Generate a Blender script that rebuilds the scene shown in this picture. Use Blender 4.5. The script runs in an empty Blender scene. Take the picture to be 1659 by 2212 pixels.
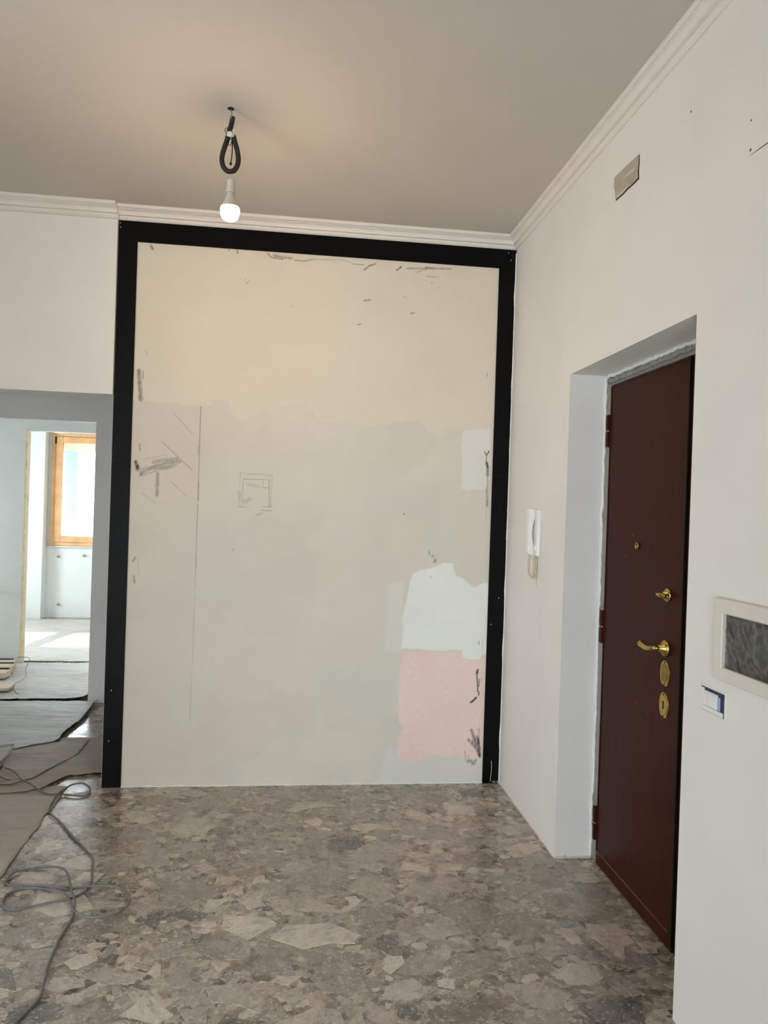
import bpy, bmesh, math, random
import numpy as np
from mathutils import Vector, Matrix, noise as mnoise

random.seed(7); rng = np.random.default_rng(11)
scene = bpy.context.scene
COL = scene.collection

# ------------------------------------------------------------------ camera
W, D, H = 1.1975, 4.1023, 3.08           # right wall x, back wall y, ceiling z
ZC = 1.5334                              # eye height
def cam_axes(yaw, pitch, roll):
    f = Vector((math.sin(yaw)*math.cos(pitch), math.cos(yaw)*math.cos(pitch), math.sin(pitch)))
    r0 = Vector((math.cos(yaw), -math.sin(yaw), 0)); u0 = r0.cross(f)
    r = r0*math.cos(roll) - u0*math.sin(roll); u = r0*math.sin(roll) + u0*math.cos(roll)
    return r, u, f
cd = bpy.data.cameras.new('camera'); cam = bpy.data.objects.new('camera', cd); COL.objects.link(cam)
r_, u_, f_ = cam_axes(0.1193, -0.0042, -0.0328)
m = Matrix(((r_.x, u_.x, -f_.x, 0), (r_.y, u_.y, -f_.y, 0), (r_.z, u_.z, -f_.z, ZC), (0, 0, 0, 1)))
cam.matrix_world = m
cd.sensor_fit = 'VERTICAL'; cd.sensor_height = 36.0; cd.lens = 1605.26/2212*36.0
cd.clip_start = 0.02; cd.clip_end = 200
scene.camera = cam

# ------------------------------------------------------------------ light and exposure
SKY = (0.82, 0.92, 1.0); SKY_STRENGTH = 14.0
SUN_STRENGTH = 6.0
BULB = (1.0, 0.68, 0.37); BULB_STRENGTH = 250.0
EXPOSURE = 0.0
wd = bpy.data.worlds.new('sky'); scene.world = wd; wd.use_nodes = True
bg = wd.node_tree.nodes['Background']; bg.inputs[0].default_value = (*SKY, 1); bg.inputs[1].default_value = SKY_STRENGTH
sd = bpy.data.lights.new('sun', 'SUN'); so = bpy.data.objects.new('sun', sd); COL.objects.link(so)
sd.energy = SUN_STRENGTH; sd.angle = 0.01; sd.color = (1.0, 0.95, 0.86)
so.rotation_euler = Vector((-0.22, -1.75, -1.62)).to_track_quat('-Z', 'Y').to_euler()
so.location = (-2, 14, 8)
def portal(name, loc, direction, sx, sy):
    l = bpy.data.lights.new(name, 'AREA'); l.shape = 'RECTANGLE'; l.size = sx; l.size_y = sy
    l.cycles.is_portal = True
    o = bpy.data.objects.new(name, l); COL.objects.link(o); o.location = loc
    o.rotation_euler = Vector(direction).to_track_quat('-Z', 'Y').to_euler()
portal('daylight_left', (-3.3, -0.1, 1.03), (1, 0, 0), 3.0, 1.85)
portal('daylight_rear', (-0.3, -2.1, 0.85), (0, 1, 0), 1.1, 1.5)
portal('daylight_kitchen', (-2.4, 10.06, 1.64), (0, -1, 0), 1.5, 1.5)
portal('daylight_balcony', (-4.3, 8.5, 1.35), (1, 0, 0), 1.2, 1.4)
portal('added_daylight_hall', (-4.3, 6.5, 1.3), (1, 0, 0), 0.6, 1.2)  # sky portal of an invented side opening that brightens the hall
cy = scene.cycles
cy.max_bounces = 7; cy.diffuse_bounces = 4; cy.glossy_bounces = 3; cy.transmission_bounces = 2; cy.transparent_max_bounces = 6
vs = scene.view_settings
vs.view_transform = 'Standard'; vs.look = 'None'; vs.exposure = EXPOSURE; vs.gamma = 1; vs.use_curve_mapping = False

# ------------------------------------------------------------------ helpers
def lin(c):
    return tuple(((v/255)/12.92 if v/255 <= 0.04045 else ((v/255+0.055)/1.055)**2.4) for v in c)
def link_obj(name, me, mat=None, parent=None):
    o = bpy.data.objects.new(name, me); COL.objects.link(o)
    if mat is not None:
        for mm in (mat if isinstance(mat, (list, tuple)) else [mat]): me.materials.append(mm)
    if parent is not None: o.parent = parent
    return o
def obj(name, bm, mat=None, parent=None, smooth=False):
    me = bpy.data.meshes.new(name); bm.normal_update(); bm.to_mesh(me); bm.free()
    if smooth:
        me.polygons.foreach_set('use_smooth', [True]*len(me.polygons))
    return link_obj(name, me, mat, parent)
def empty(name, loc=(0, 0, 0)):
    o = bpy.data.objects.new(name, None); COL.objects.link(o); o.location = loc; o.empty_display_size = 0.05
    return o
def tag(o, label, cat, group=None):
    o['label'] = label; o['category'] = cat
    if group: o['group'] = group
    return o
def struct(o, label=None):
    o['kind'] = 'structure'
    if label: o['label'] = label
    return o
def box(bm, x0, x1, y0, y1, z0, z1, bev=0, seg=1):
    v = [bm.verts.new((x, y, z)) for z in (z0, z1) for y in (y0, y1) for x in (x0, x1)]
    fs = [bm.faces.new([v[i] for i in f]) for f in ((0, 2, 3, 1), (4, 5, 7, 6), (0, 1, 5, 4), (2, 6, 7, 3), (0, 4, 6, 2), (1, 3, 7, 5))]
    if bev:
        es = list({e for f in fs for e in f.edges})
        bmesh.ops.bevel(bm, geom=es, offset=bev, segments=seg, affect='EDGES', profile=0.5)
def nb(*boxes, bev=0, seg=1):
    bm = bmesh.new()
    for b in boxes: box(bm, *b, bev=bev, seg=seg)
    return bm
def lathe(bm, prof, origin, axis=(0, 0, 1), n=24):
    ax = Vector(axis).normalized(); a = ax.orthogonal().normalized(); b = ax.cross(a); o = Vector(origin)
    rings = []
    for rr, h in prof:
        if rr < 1e-6: rings.append([bm.verts.new(o + ax*h)])
        else: rings.append([bm.verts.new(o + ax*h + (a*math.cos(t) + b*math.sin(t))*rr) for t in [2*math.pi*i/n for i in range(n)]])
    for A, B in zip(rings, rings[1:]):
        for i in range(n):
            j = (i+1) % n
            if len(A) == 1 and len(B) == 1: continue
            if len(A) == 1: bm.faces.new((A[0], B[i], B[j]))
            elif len(B) == 1: bm.faces.new((A[i], A[j], B[0]))
            else: bm.faces.new((A[i], A[j], B[j], B[i]))
    bmesh.ops.recalc_face_normals(bm, faces=bm.faces)
def catmull(pts, sub=6):
    P = [Vector(p) for p in pts]; out = []
    for i in range(len(P)-1):
        p0 = P[max(i-1, 0)]; p1 = P[i]; p2 = P[i+1]; p3 = P[min(i+2, len(P)-1)]
        for k in range(sub):
            t = k/sub
            out.append(0.5*((2*p1) + (p2-p0)*t + (2*p0-5*p1+4*p2-p3)*t*t + (3*p1-p0-3*p2+p3)*t**3))
    out.append(P[-1]); return out
def tube(bm, pts, rad, n=8, caps=True, radf=None):
    P = [Vector(p) for p in pts]; rings = []; up = None
    for i, p in enumerate(P):
        t = (P[min(i+1, len(P)-1)] - P[max(i-1, 0)]).normalized()
        if up is None: up = t.orthogonal().normalized()
        up = (up - t*up.dot(t)).normalized(); s = t.cross(up)
        rr = radf(i/(len(P)-1)) if radf else rad
        rings.append([bm.verts.new(p + (up*math.cos(a) + s*math.sin(a))*rr) for a in [2*math.pi*k/n for k in range(n)]])
    for A, B in zip(rings, rings[1:]):
        for k in range(n):
            j = (k+1) % n; bm.faces.new((A[k], A[j], B[j], B[k]))
    if caps: bm.faces.new(rings[0][::-1]); bm.faces.new(rings[-1])
    bmesh.ops.recalc_face_normals(bm, faces=bm.faces)
def prism(bm, poly, to3, d0, d1):
    """extrude a 2D polygon; to3(u, v, d) gives the point"""
    A = [bm.verts.new(to3(u, v, d0)) for u, v in poly]; B = [bm.verts.new(to3(u, v, d1)) for u, v in poly]
    bm.faces.new(A); bm.faces.new(B[::-1]); n = len(poly)
    for i in range(n):
        j = (i+1) % n; bm.faces.new((A[i], B[i], B[j], A[j]))
    bmesh.ops.recalc_face_normals(bm, faces=bm.faces)

# ------------------------------------------------------------------ materials
class NT:
    def __init__(s, name):
        s.m = bpy.data.materials.new(name); s.m.use_nodes = True; s.t = s.m.node_tree; s.n = s.t.nodes
        s.p = s.n['Principled BSDF']
    def node(s, typ, **kw):
        nd = s.n.new(typ)
        for k, v in kw.items():
            if k.startswith('i_'): nd.inputs[k[2:].replace('_', ' ')].default_value = v
            else: setattr(nd, k, v)
        return nd
    def link(s, a, b): s.t.links.new(a, b)
    def pos(s, scale=(1, 1, 1)):
        g = s.node('ShaderNodeNewGeometry'); mp = s.node('ShaderNodeMapping'); mp.inputs['Scale'].default_value = scale
        s.link(g.outputs['Position'], mp.inputs['Vector']); return mp.outputs['Vector']
    def noise(s, vec, scale, detail=4, rough=0.55, dist=0.0):
        nd = s.node('ShaderNodeTexNoise'); nd.inputs['Scale'].default_value = scale; nd.inputs['Detail'].default_value = detail
        nd.inputs['Roughness'].default_value = rough; nd.inputs['Distortion'].default_value = dist
        s.link(vec, nd.inputs['Vector']); return nd.outputs['Fac']
    def ramp(s, fac, stops):
        nd = s.node('ShaderNodeValToRGB'); e = nd.color_ramp.elements
        while len(e) < len(stops): e.new(0.5)
        for el, (p, c) in zip(e, stops):
            el.position = p; el.color = (*c, 1) if len(c) == 3 else c
        s.link(fac, nd.inputs['Fac']); return nd.outputs['Color']
    def mix(s, fac, a, b, blend='MIX'):
        nd = s.node('ShaderNodeMix'); nd.data_type = 'RGBA'; nd.blend_type = blend
        for sock, v in ((nd.inputs[0], fac), (nd.inputs[6], a), (nd.inputs[7], b)):
            if hasattr(v, 'links') or isinstance(v, bpy.types.NodeSocket): s.link(v, sock)
            elif isinstance(v, (int, float)): sock.default_value = v
            else: sock.default_value = (*v, 1)
        return nd.outputs[2]
    def bump(s, h, strength=0.1, dist=0.01):
        nd = s.node('ShaderNodeBump'); nd.inputs['Strength'].default_value = strength; nd.inputs['Distance'].default_value = dist
        s.link(h, nd.inputs['Height']); s.link(nd.outputs['Normal'], s.p.inputs['Normal'])
    def rough_range(s, fac, lo, hi):
        nd = s.node('ShaderNodeMapRange'); nd.inputs['To Min'].default_value = lo; nd.inputs['To Max'].default_value = hi
        nd.inputs['From Min'].default_value = 0.3; nd.inputs['From Max'].default_value = 0.7
        s.link(fac, nd.inputs['Value']); s.link(nd.outputs['Result'], s.p.inputs['Roughness'])
def simple(name, c, rough=0.5, metal=0.0, var=0.06, nscale=12.0, bump=0.0, bscale=60.0, spec=0.5):
    t = NT(name); v = t.pos(); f = t.noise(v, nscale, 2)
    a = tuple(x*(1-var) for x in lin(c)); b = tuple(min(1, x*(1+var)) for x in lin(c))
    t.link(t.ramp(f, [(0.3, a), (0.7, b)]), t.p.inputs['Base Color'])
    t.p.inputs['Roughness'].default_value = rough; t.p.inputs['Metallic'].default_value = metal
    t.p.inputs['Specular IOR Level'].default_value = spec
    if bump: t.bump(t.noise(v, bscale, 3), bump, 0.005)
    return t.m
WALL = simple('white_wall_paint', (239, 236, 231), 0.75, var=0.025, nscale=2.2)
WALLK = simple('bright_plaster', (232, 234, 230), 0.8, var=0.03, nscale=3)
CEIL = simple('ceiling_paint', (204, 196, 186), 0.8, var=0.02, nscale=1.5)
CORN = simple('cornice_plaster', (234, 228, 220), 0.6, var=0.02)
BLACK = simple('black_board', (7, 7, 9), 0.42, var=0.3, nscale=6, bump=0.05, bscale=120, spec=0.13)
GAP = simple('dark_gap', (10, 9, 9), 0.8)
STEEL = simple('grey_steel', (146, 143, 138), 0.5, metal=0.2, var=0.1, nscale=20)
MORTAR = simple('grey_mortar', (150, 148, 142), 0.9, var=0.2, nscale=40, bump=0.6, bscale=120)
BRASS = simple('brass', (184, 160, 92), 0.24, metal=1.0, var=0.15, nscale=40)
BRASSD = simple('dull_brass', (150, 130, 70), 0.4, metal=1.0, var=0.25, nscale=60)
IVORY = simple('ivory_plastic', (246, 244, 240), 0.4, var=0.02)
PANELF = simple('panel_plastic', (228, 222, 213), 0.5, var=0.02)
WHITEP = simple('white_plastic', (238, 238, 238), 0.35, var=0.01)
CREAM = simple('cream_cord', (222, 206, 172), 0.5, var=0.06)
GREYC = simple('grey_cable', (112, 112, 114), 0.45, var=0.2, nscale=25)
RUBBER = simple('black_foam_tube', (30, 26, 24), 0.6, var=0.2, nscale=40, bump=0.3, bscale=200)
TAPE = simple('white_tape', (215, 212, 205), 0.5, var=0.06, nscale=40)
CERAM = simple('lamp_socket', (205, 196, 182), 0.5, var=0.05)
WOODW = simple('orange_wood', (236, 184, 130), 0.4, var=0.12, nscale=6)
PINE = simple('pale_wood', (222, 205, 178), 0.6, var=0.12, nscale=10)
PINE2 = simple('raw_jamb_wood', (236, 216, 176), 0.7, var=0.1, nscale=18, bump=0.4, bscale=60)
BROWNP = simple('brown_offcut', (130, 105, 84), 0.6, var=0.2, nscale=20)
SILL = simple('sill_stone', (216, 208, 198), 0.5, var=0.05)
CRACK = simple('hairline_crack', (88, 84, 80), 0.9)
SHUT = simple('pale_shutter', (226, 224, 216), 0.5, var=0.03)
BLUEP = simple('pale_blue_metal', (150, 190, 214), 0.4, var=0.06)
NAVY = simple('dark_recess_blue', (52, 60, 84), 0.6, var=0.5, nscale=70)
GREYF = simple('grey_box_lid', (182, 176, 158), 0.75, var=0.12, nscale=16, bump=0.3, bscale=60)

def paper_mat(name, c, rough):
    t = NT(name); v = t.pos((1, 1.6, 1)); a = t.noise(v, 2.2, 8, 0.68, 0.9); b = t.noise(t.pos((0.7, 2.4, 1)), 11, 7, 0.65, 0.5)
    l = lin(c)
    col = t.ramp(a, [(0.30, tuple(x*0.68 for x in l)), (0.46, tuple(x*0.92 for x in l)), (0.58, l), (0.75, tuple(min(1, x*1.18) for x in l))])
    col = t.mix(t.ramp(b, [(0.40, (0, 0, 0)), (0.70, (0.45, 0.45, 0.45))]), col, (l[0]*0.80, l[1]*0.75, l[2]*0.68))
    g = t.node('ShaderNodeTexVoronoi'); g.inputs['Scale'].default_value = 26; t.link(t.pos(), g.inputs['Vector'])
    col = t.mix(t.ramp(g.outputs['Distance'], [(0.05, (0.5, 0.5, 0.5)), (0.12, (0, 0, 0))]), col, tuple(x*0.55 for x in l))
    t.link(col, t.p.inputs['Base Color'])
    t.p.inputs['Roughness'].default_value = rough
    t.bump(t.noise(t.pos((0.5, 2.6, 1)), 8, 8, 0.62, 0.6), 0.6, 0.02)
    return t.m
PAPER_A = paper_mat('grey_paper', (186, 179, 169), 0.55)
PAPER_B = paper_mat('taupe_paper', (182, 170, 156), 0.6)
PAPER_C = paper_mat('whitish_paper', (208, 210, 208), 0.5)
PAPER_D = paper_mat('pale_paper', (214, 212, 204), 0.5)

def stone_mat(name, attr):
    t = NT(name); v = t.pos((1, 1, 1))
    def vmath(op, x, y=None, z=None):
        n = t.node('ShaderNodeVectorMath'); n.operation = op
        for k, s in enumerate((x, y, z)):
            if s is None: continue
            if isinstance(s, tuple): n.inputs[k].default_value = s
            elif isinstance(s, float): n.inputs['Scale'].default_value = s
            else: t.link(s, n.inputs[k])
        return n.outputs[0]
    def voro(vec, scale):
        vo = t.node('ShaderNodeTexVoronoi'); vo.inputs['Scale'].default_value = scale; t.link(vec, vo.inputs['Vector'])
        sp = t.node('ShaderNodeSeparateColor'); t.link(vo.outputs['Color'], sp.inputs[0]); return sp.outputs[0]
    nz = t.node('ShaderNodeTexNoise'); nz.inputs['Scale'].default_value = 16; nz.inputs['Detail'].default_value = 4; t.link(v, nz.inputs['Vector'])
    warped = vmath('ADD', v, vmath('SCALE', nz.outputs['Color'], 0.035))
    if attr:
        at = t.node('ShaderNodeAttribute'); at.attribute_name = 'Col'; base = at.outputs['Color']
        off = vmath('MULTIPLY_ADD', base, (37, 53, 71), warped)
        ro = t.node('ShaderNodeVectorRotate'); ro.rotation_type = 'Z_AXIS'; t.link(off, ro.inputs['Vector'])
        sp = t.node('ShaderNodeSeparateColor'); t.link(base, sp.inputs[0]); ml = t.node('ShaderNodeMath'); ml.operation = 'MULTIPLY'; ml.inputs[1].default_value = 61.0
        t.link(sp.outputs[1], ml.inputs[0]); t.link(ml.outputs[0], ro.inputs['Angle'])
        vv = vmath('MULTIPLY', ro.outputs[0], (1.0, 3.2, 1.0))
        base = t.mix(0.18, base, t.ramp(voro(warped, 24), [(0, lin((96, 88, 82))), (0.5, lin((160, 148, 134))), (1, lin((206, 194, 178)))]))
    else:
        base = t.ramp(voro(warped, 34), [(0.0, lin((84, 77, 72))), (0.25, lin((138, 120, 104))), (0.5, lin((154, 144, 132))), (0.75, lin((172, 158, 142))), (1.0, lin((208, 196, 180)))])
        vv = warped
    veins = t.noise(vv, 13, 6, 0.72, 1.4)
    c = t.mix(0.85, base, t.ramp(veins, [(0.30, (0.30, 0.30, 0.31)), (0.42, (0.80, 0.79, 0.78)), (0.52, (1.0, 0.99, 0.98)), (0.62, (1.12, 1.10, 1.06)), (0.74, (1.5, 1.46, 1.40))]), 'MULTIPLY')
    # thin pale scratches and veins
    rid = t.noise(vv, 7, 4, 0.6, 2.2)
    c = t.mix(t.ramp(rid, [(0.470, (0, 0, 0)), (0.492, (0.55, 0.55, 0.55)), (0.514, (0, 0, 0))]), c, lin((198, 188, 174)))
    # pale grit
    g = voro(v, 120)
    c = t.mix(t.ramp(g, [(0.88, (0, 0, 0)), (0.94, (0.55, 0.55, 0.55))]), c, lin((212, 204, 192)))
    c = t.mix(t.ramp(voro(warped, 75), [(0.05, (0.28, 0.28, 0.28)), (0.10, (0, 0, 0))]), c, lin((94, 88, 84)))
    # dried dust and cement smears, dark scuffs
    du = t.noise(v, 2.6, 6, 0.66, 1.0)
    c = t.mix(t.ramp(du, [(0.46, (0.03, 0.03, 0.03)), (0.70, (0.5, 0.5, 0.5))]), c, lin((172, 165, 157)))
    st = t.noise(t.pos((1.5, 0.8, 1)), 3.4, 4, 0.6, 0.8)
    c = t.mix(t.ramp(st, [(0.60, (0, 0, 0)), (0.70, (0.6, 0.6, 0.6))]), c, lin((84, 83, 86)))
    t.link(c, t.p.inputs['Base Color'])
    t.rough_range(t.noise(v, 6, 5, 0.7), 0.09, 0.42)
    t.p.inputs['Specular IOR Level'].default_value = 0.8; t.bump(t.noise(v, 45, 3, 0.65), 0.12, 0.004)
    return t.m
STONE = stone_mat('marble_fragment', True)
MATRIX = stone_mat('marble_matrix', False)

def door_mat():
    t = NT('mahogany_veneer'); v = t.pos((7, 7, 0.35)); g = t.noise(v, 9, 6, 0.6, 0.3); b = t.noise(t.pos(), 1.4, 3)
    c = t.ramp(g, [(0.3, lin((50, 20, 12))), (0.7, lin((66, 28, 17)))])
    t.link(t.mix(t.ramp(b, [(0.4, (0, 0, 0)), (0.7, (0.35, 0.35, 0.35))]), c, lin((68, 34, 20))), t.p.inputs['Base Color'])
    t.p.inputs['Roughness'].default_value = 0.33; t.p.inputs['Specular IOR Level'].default_value = 0.07; t.bump(g, 0.03, 0.002)
    return t.m
MAHOG = door_mat()
def emis(name, col, strength):
    t = NT(name); t.p.inputs['Base Color'].default_value = (0.9, 0.88, 0.85, 1)
    t.p.inputs['Emission Color'].default_value = (*col, 1); t.p.inputs['Emission Strength'].default_value = strength
    return t.m
GLOW = emis('lit_bulb_dome', BULB, BULB_STRENGTH)
def pane_mat():
    t = NT('window_glass'); n = t.n; fr = t.node('ShaderNodeFresnel'); fr.inputs['IOR'].default_value = 1.45
    tr = t.node('ShaderNodeBsdfTransparent'); gl = t.node('ShaderNodeBsdfGlossy'); gl.inputs['Roughness'].default_value = 0.02
    mx = t.node('ShaderNodeMixShader'); t.link(fr.outputs[0], mx.inputs[0]); t.link(tr.outputs[0], mx.inputs[1]); t.link(gl.outputs[0], mx.inputs[2])
    t.link(mx.outputs[0], n['Material Output'].inputs['Surface']); return t.m
PANE = pane_mat()
def plaster_mat():
    t = NT('patched_plaster'); at = t.node('ShaderNodeAttribute'); at.attribute_name = 'Col'
    v = t.pos(); f = t.noise(v, 5, 4, 0.6)
    t.link(t.mix(1.0, at.outputs['Color'], t.ramp(f, [(0.3, (0.955, 0.955, 0.95)), (0.7, (1, 1, 1))]), 'MULTIPLY'), t.p.inputs['Base Color'])
    t.p.inputs['Roughness'].default_value = 0.8
    return t.m
PLASTER = plaster_mat()
def film_mat():
    t = NT('black_plastic_film'); v = t.pos(); f = t.noise(t.pos((1, 1.0, 1.0)), 22, 4, 0.5, 1.5)
    t.link(t.ramp(f, [(0.3, lin((62, 62, 60))), (0.7, lin((104, 104, 100)))]), t.p.inputs['Base Color'])
    t.p.inputs['Roughness'].default_value = 0.10
    return t.m
FILM = film_mat()

# wall and floor outlines, in metres
CABLE= [(-1.555,4.343),(-1.506,4.309),(-1.449,4.236),(-1.406,4.165),(-1.355,4.122),(-1.294,4.062),(-1.243,4.012),(-1.194,3.987),(-1.149,3.99),(-1.097,3.973),(-1.043,3.966),(-1.016,3.986),(-1.016,4.029),(-1.038,4.078),(-1.073,4.096),(-1.117,4.084),(-1.14,4.041),(-1.157,3.978),(-1.155,3.886),(-1.149,3.813),(-1.133,3.756),(-1.104,3.714),(-1.055,3.658),(-1.005,3.579),(-0.948,3.49),(-0.889,3.405),(-0.847,3.341),(-0.814,3.29),(-0.798,3.247),(-0.782,3.175),(-0.763,3.096),(-0.758,3.04),(-0.765,3.0),(-0.783,2.97),(-0.806,2.945),(-0.842,2.935),(-0.898,2.913),(-0.953,2.887),(-1.001,2.882),(-1.031,2.908),(-1.046,2.942),(-1.05,2.994),(-1.023,3.027),(-0.988,3.039),(-0.943,3.036),(-0.891,3.011),(-0.85,2.991),(-0.82,2.955),(-0.796,2.911),(-0.766,2.856),(-0.732,2.818),(-0.685,2.796),(-0.637,2.801),(-0.6,2.822),(-0.578,2.857),(-0.576,2.907),(-0.596,2.959),(-0.627,2.996),(-0.667,3.017),(-0.713,3.024),(-0.753,3.021),(-0.803,3.011),(-0.837,3.008),(-0.877,3.024),(-0.926,3.04),(-0.982,3.048),(-1.033,3.055),(-1.072,3.066),(-1.089,3.09),(-1.093,3.123),(-1.084,3.161),(-1.057,3.189),(-1.007,3.205),(-0.954,3.199),(-0.91,3.177),(-0.875,3.136),(-0.848,3.082),(-0.827,3.026),(-0.802,2.962),(-0.777,2.91),(-0.765,2.86),(-0.759,2.812),(-0.76,2.759),(-0.763,2.7),(-0.762,2.658),(-0.759,2.61),(-0.755,2.551),(-0.75,2.501),(-0.74,2.452),(-0.734,2.417),(-0.728,2.377),(-0.73,2.35),(-0.738,2.324),(-0.748,2.294),(-0.757,2.264),(-0.769,2.226)]
UP= [(-0.877,2.063),(-0.824,2.063),(-0.704,2.064),(-0.589,2.052),(-0.467,2.056),(-0.464,2.091),(-0.373,2.09),(-0.351,2.026),(-0.315,1.988),(-0.288,1.992),(-0.212,2.025),(-0.143,2.061),(-0.019,2.095),(0.047,2.096),(0.05,2.076),(0.086,2.062),(0.095,2.02),(0.131,2.006),(0.194,2.009),(0.296,2.011),(0.385,1.985),(0.434,1.989),(0.529,2.017),(0.672,2.031),(0.701,2.004),(0.723,1.979),(0.779,1.959),(0.814,1.955),(0.82,2.01),(0.871,1.986),(0.918,1.996),(1.081,2.009)]
W1= [(0.918,1.991),(0.922,1.816),(0.924,1.671),(0.959,1.651),(1.002,1.655),(1.079,1.676),(1.089,2.009)]
W2= [(0.666,1.18),(0.77,1.216),(0.838,1.243),(0.888,1.239),(0.904,1.172),(0.96,1.152),(1.021,1.104),(1.076,1.134),(1.103,1.134),(1.1,0.738),(1.064,0.704),(1.005,0.69),(0.959,0.703),(0.963,0.747),(0.786,0.751),(0.615,0.757),(0.617,0.845),(0.618,0.959),(0.638,1.07),(0.654,1.138)]
W3= [(0.527,1.115),(0.615,1.135),(0.622,0.759),(0.613,0.728),(0.509,0.738),(0.524,0.913)]
PK= [(0.621,0.739),(0.958,0.742),(0.965,0.698),(1.064,0.696),(1.101,0.715),(1.11,0.134),(0.994,0.145),(0.954,0.159),(0.92,0.141),(0.864,0.146),(0.816,0.17),(0.759,0.137),(0.691,0.124),(0.617,0.143),(0.61,0.262),(0.64,0.317),(0.61,0.35),(0.609,0.537),(0.617,0.677)]
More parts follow.
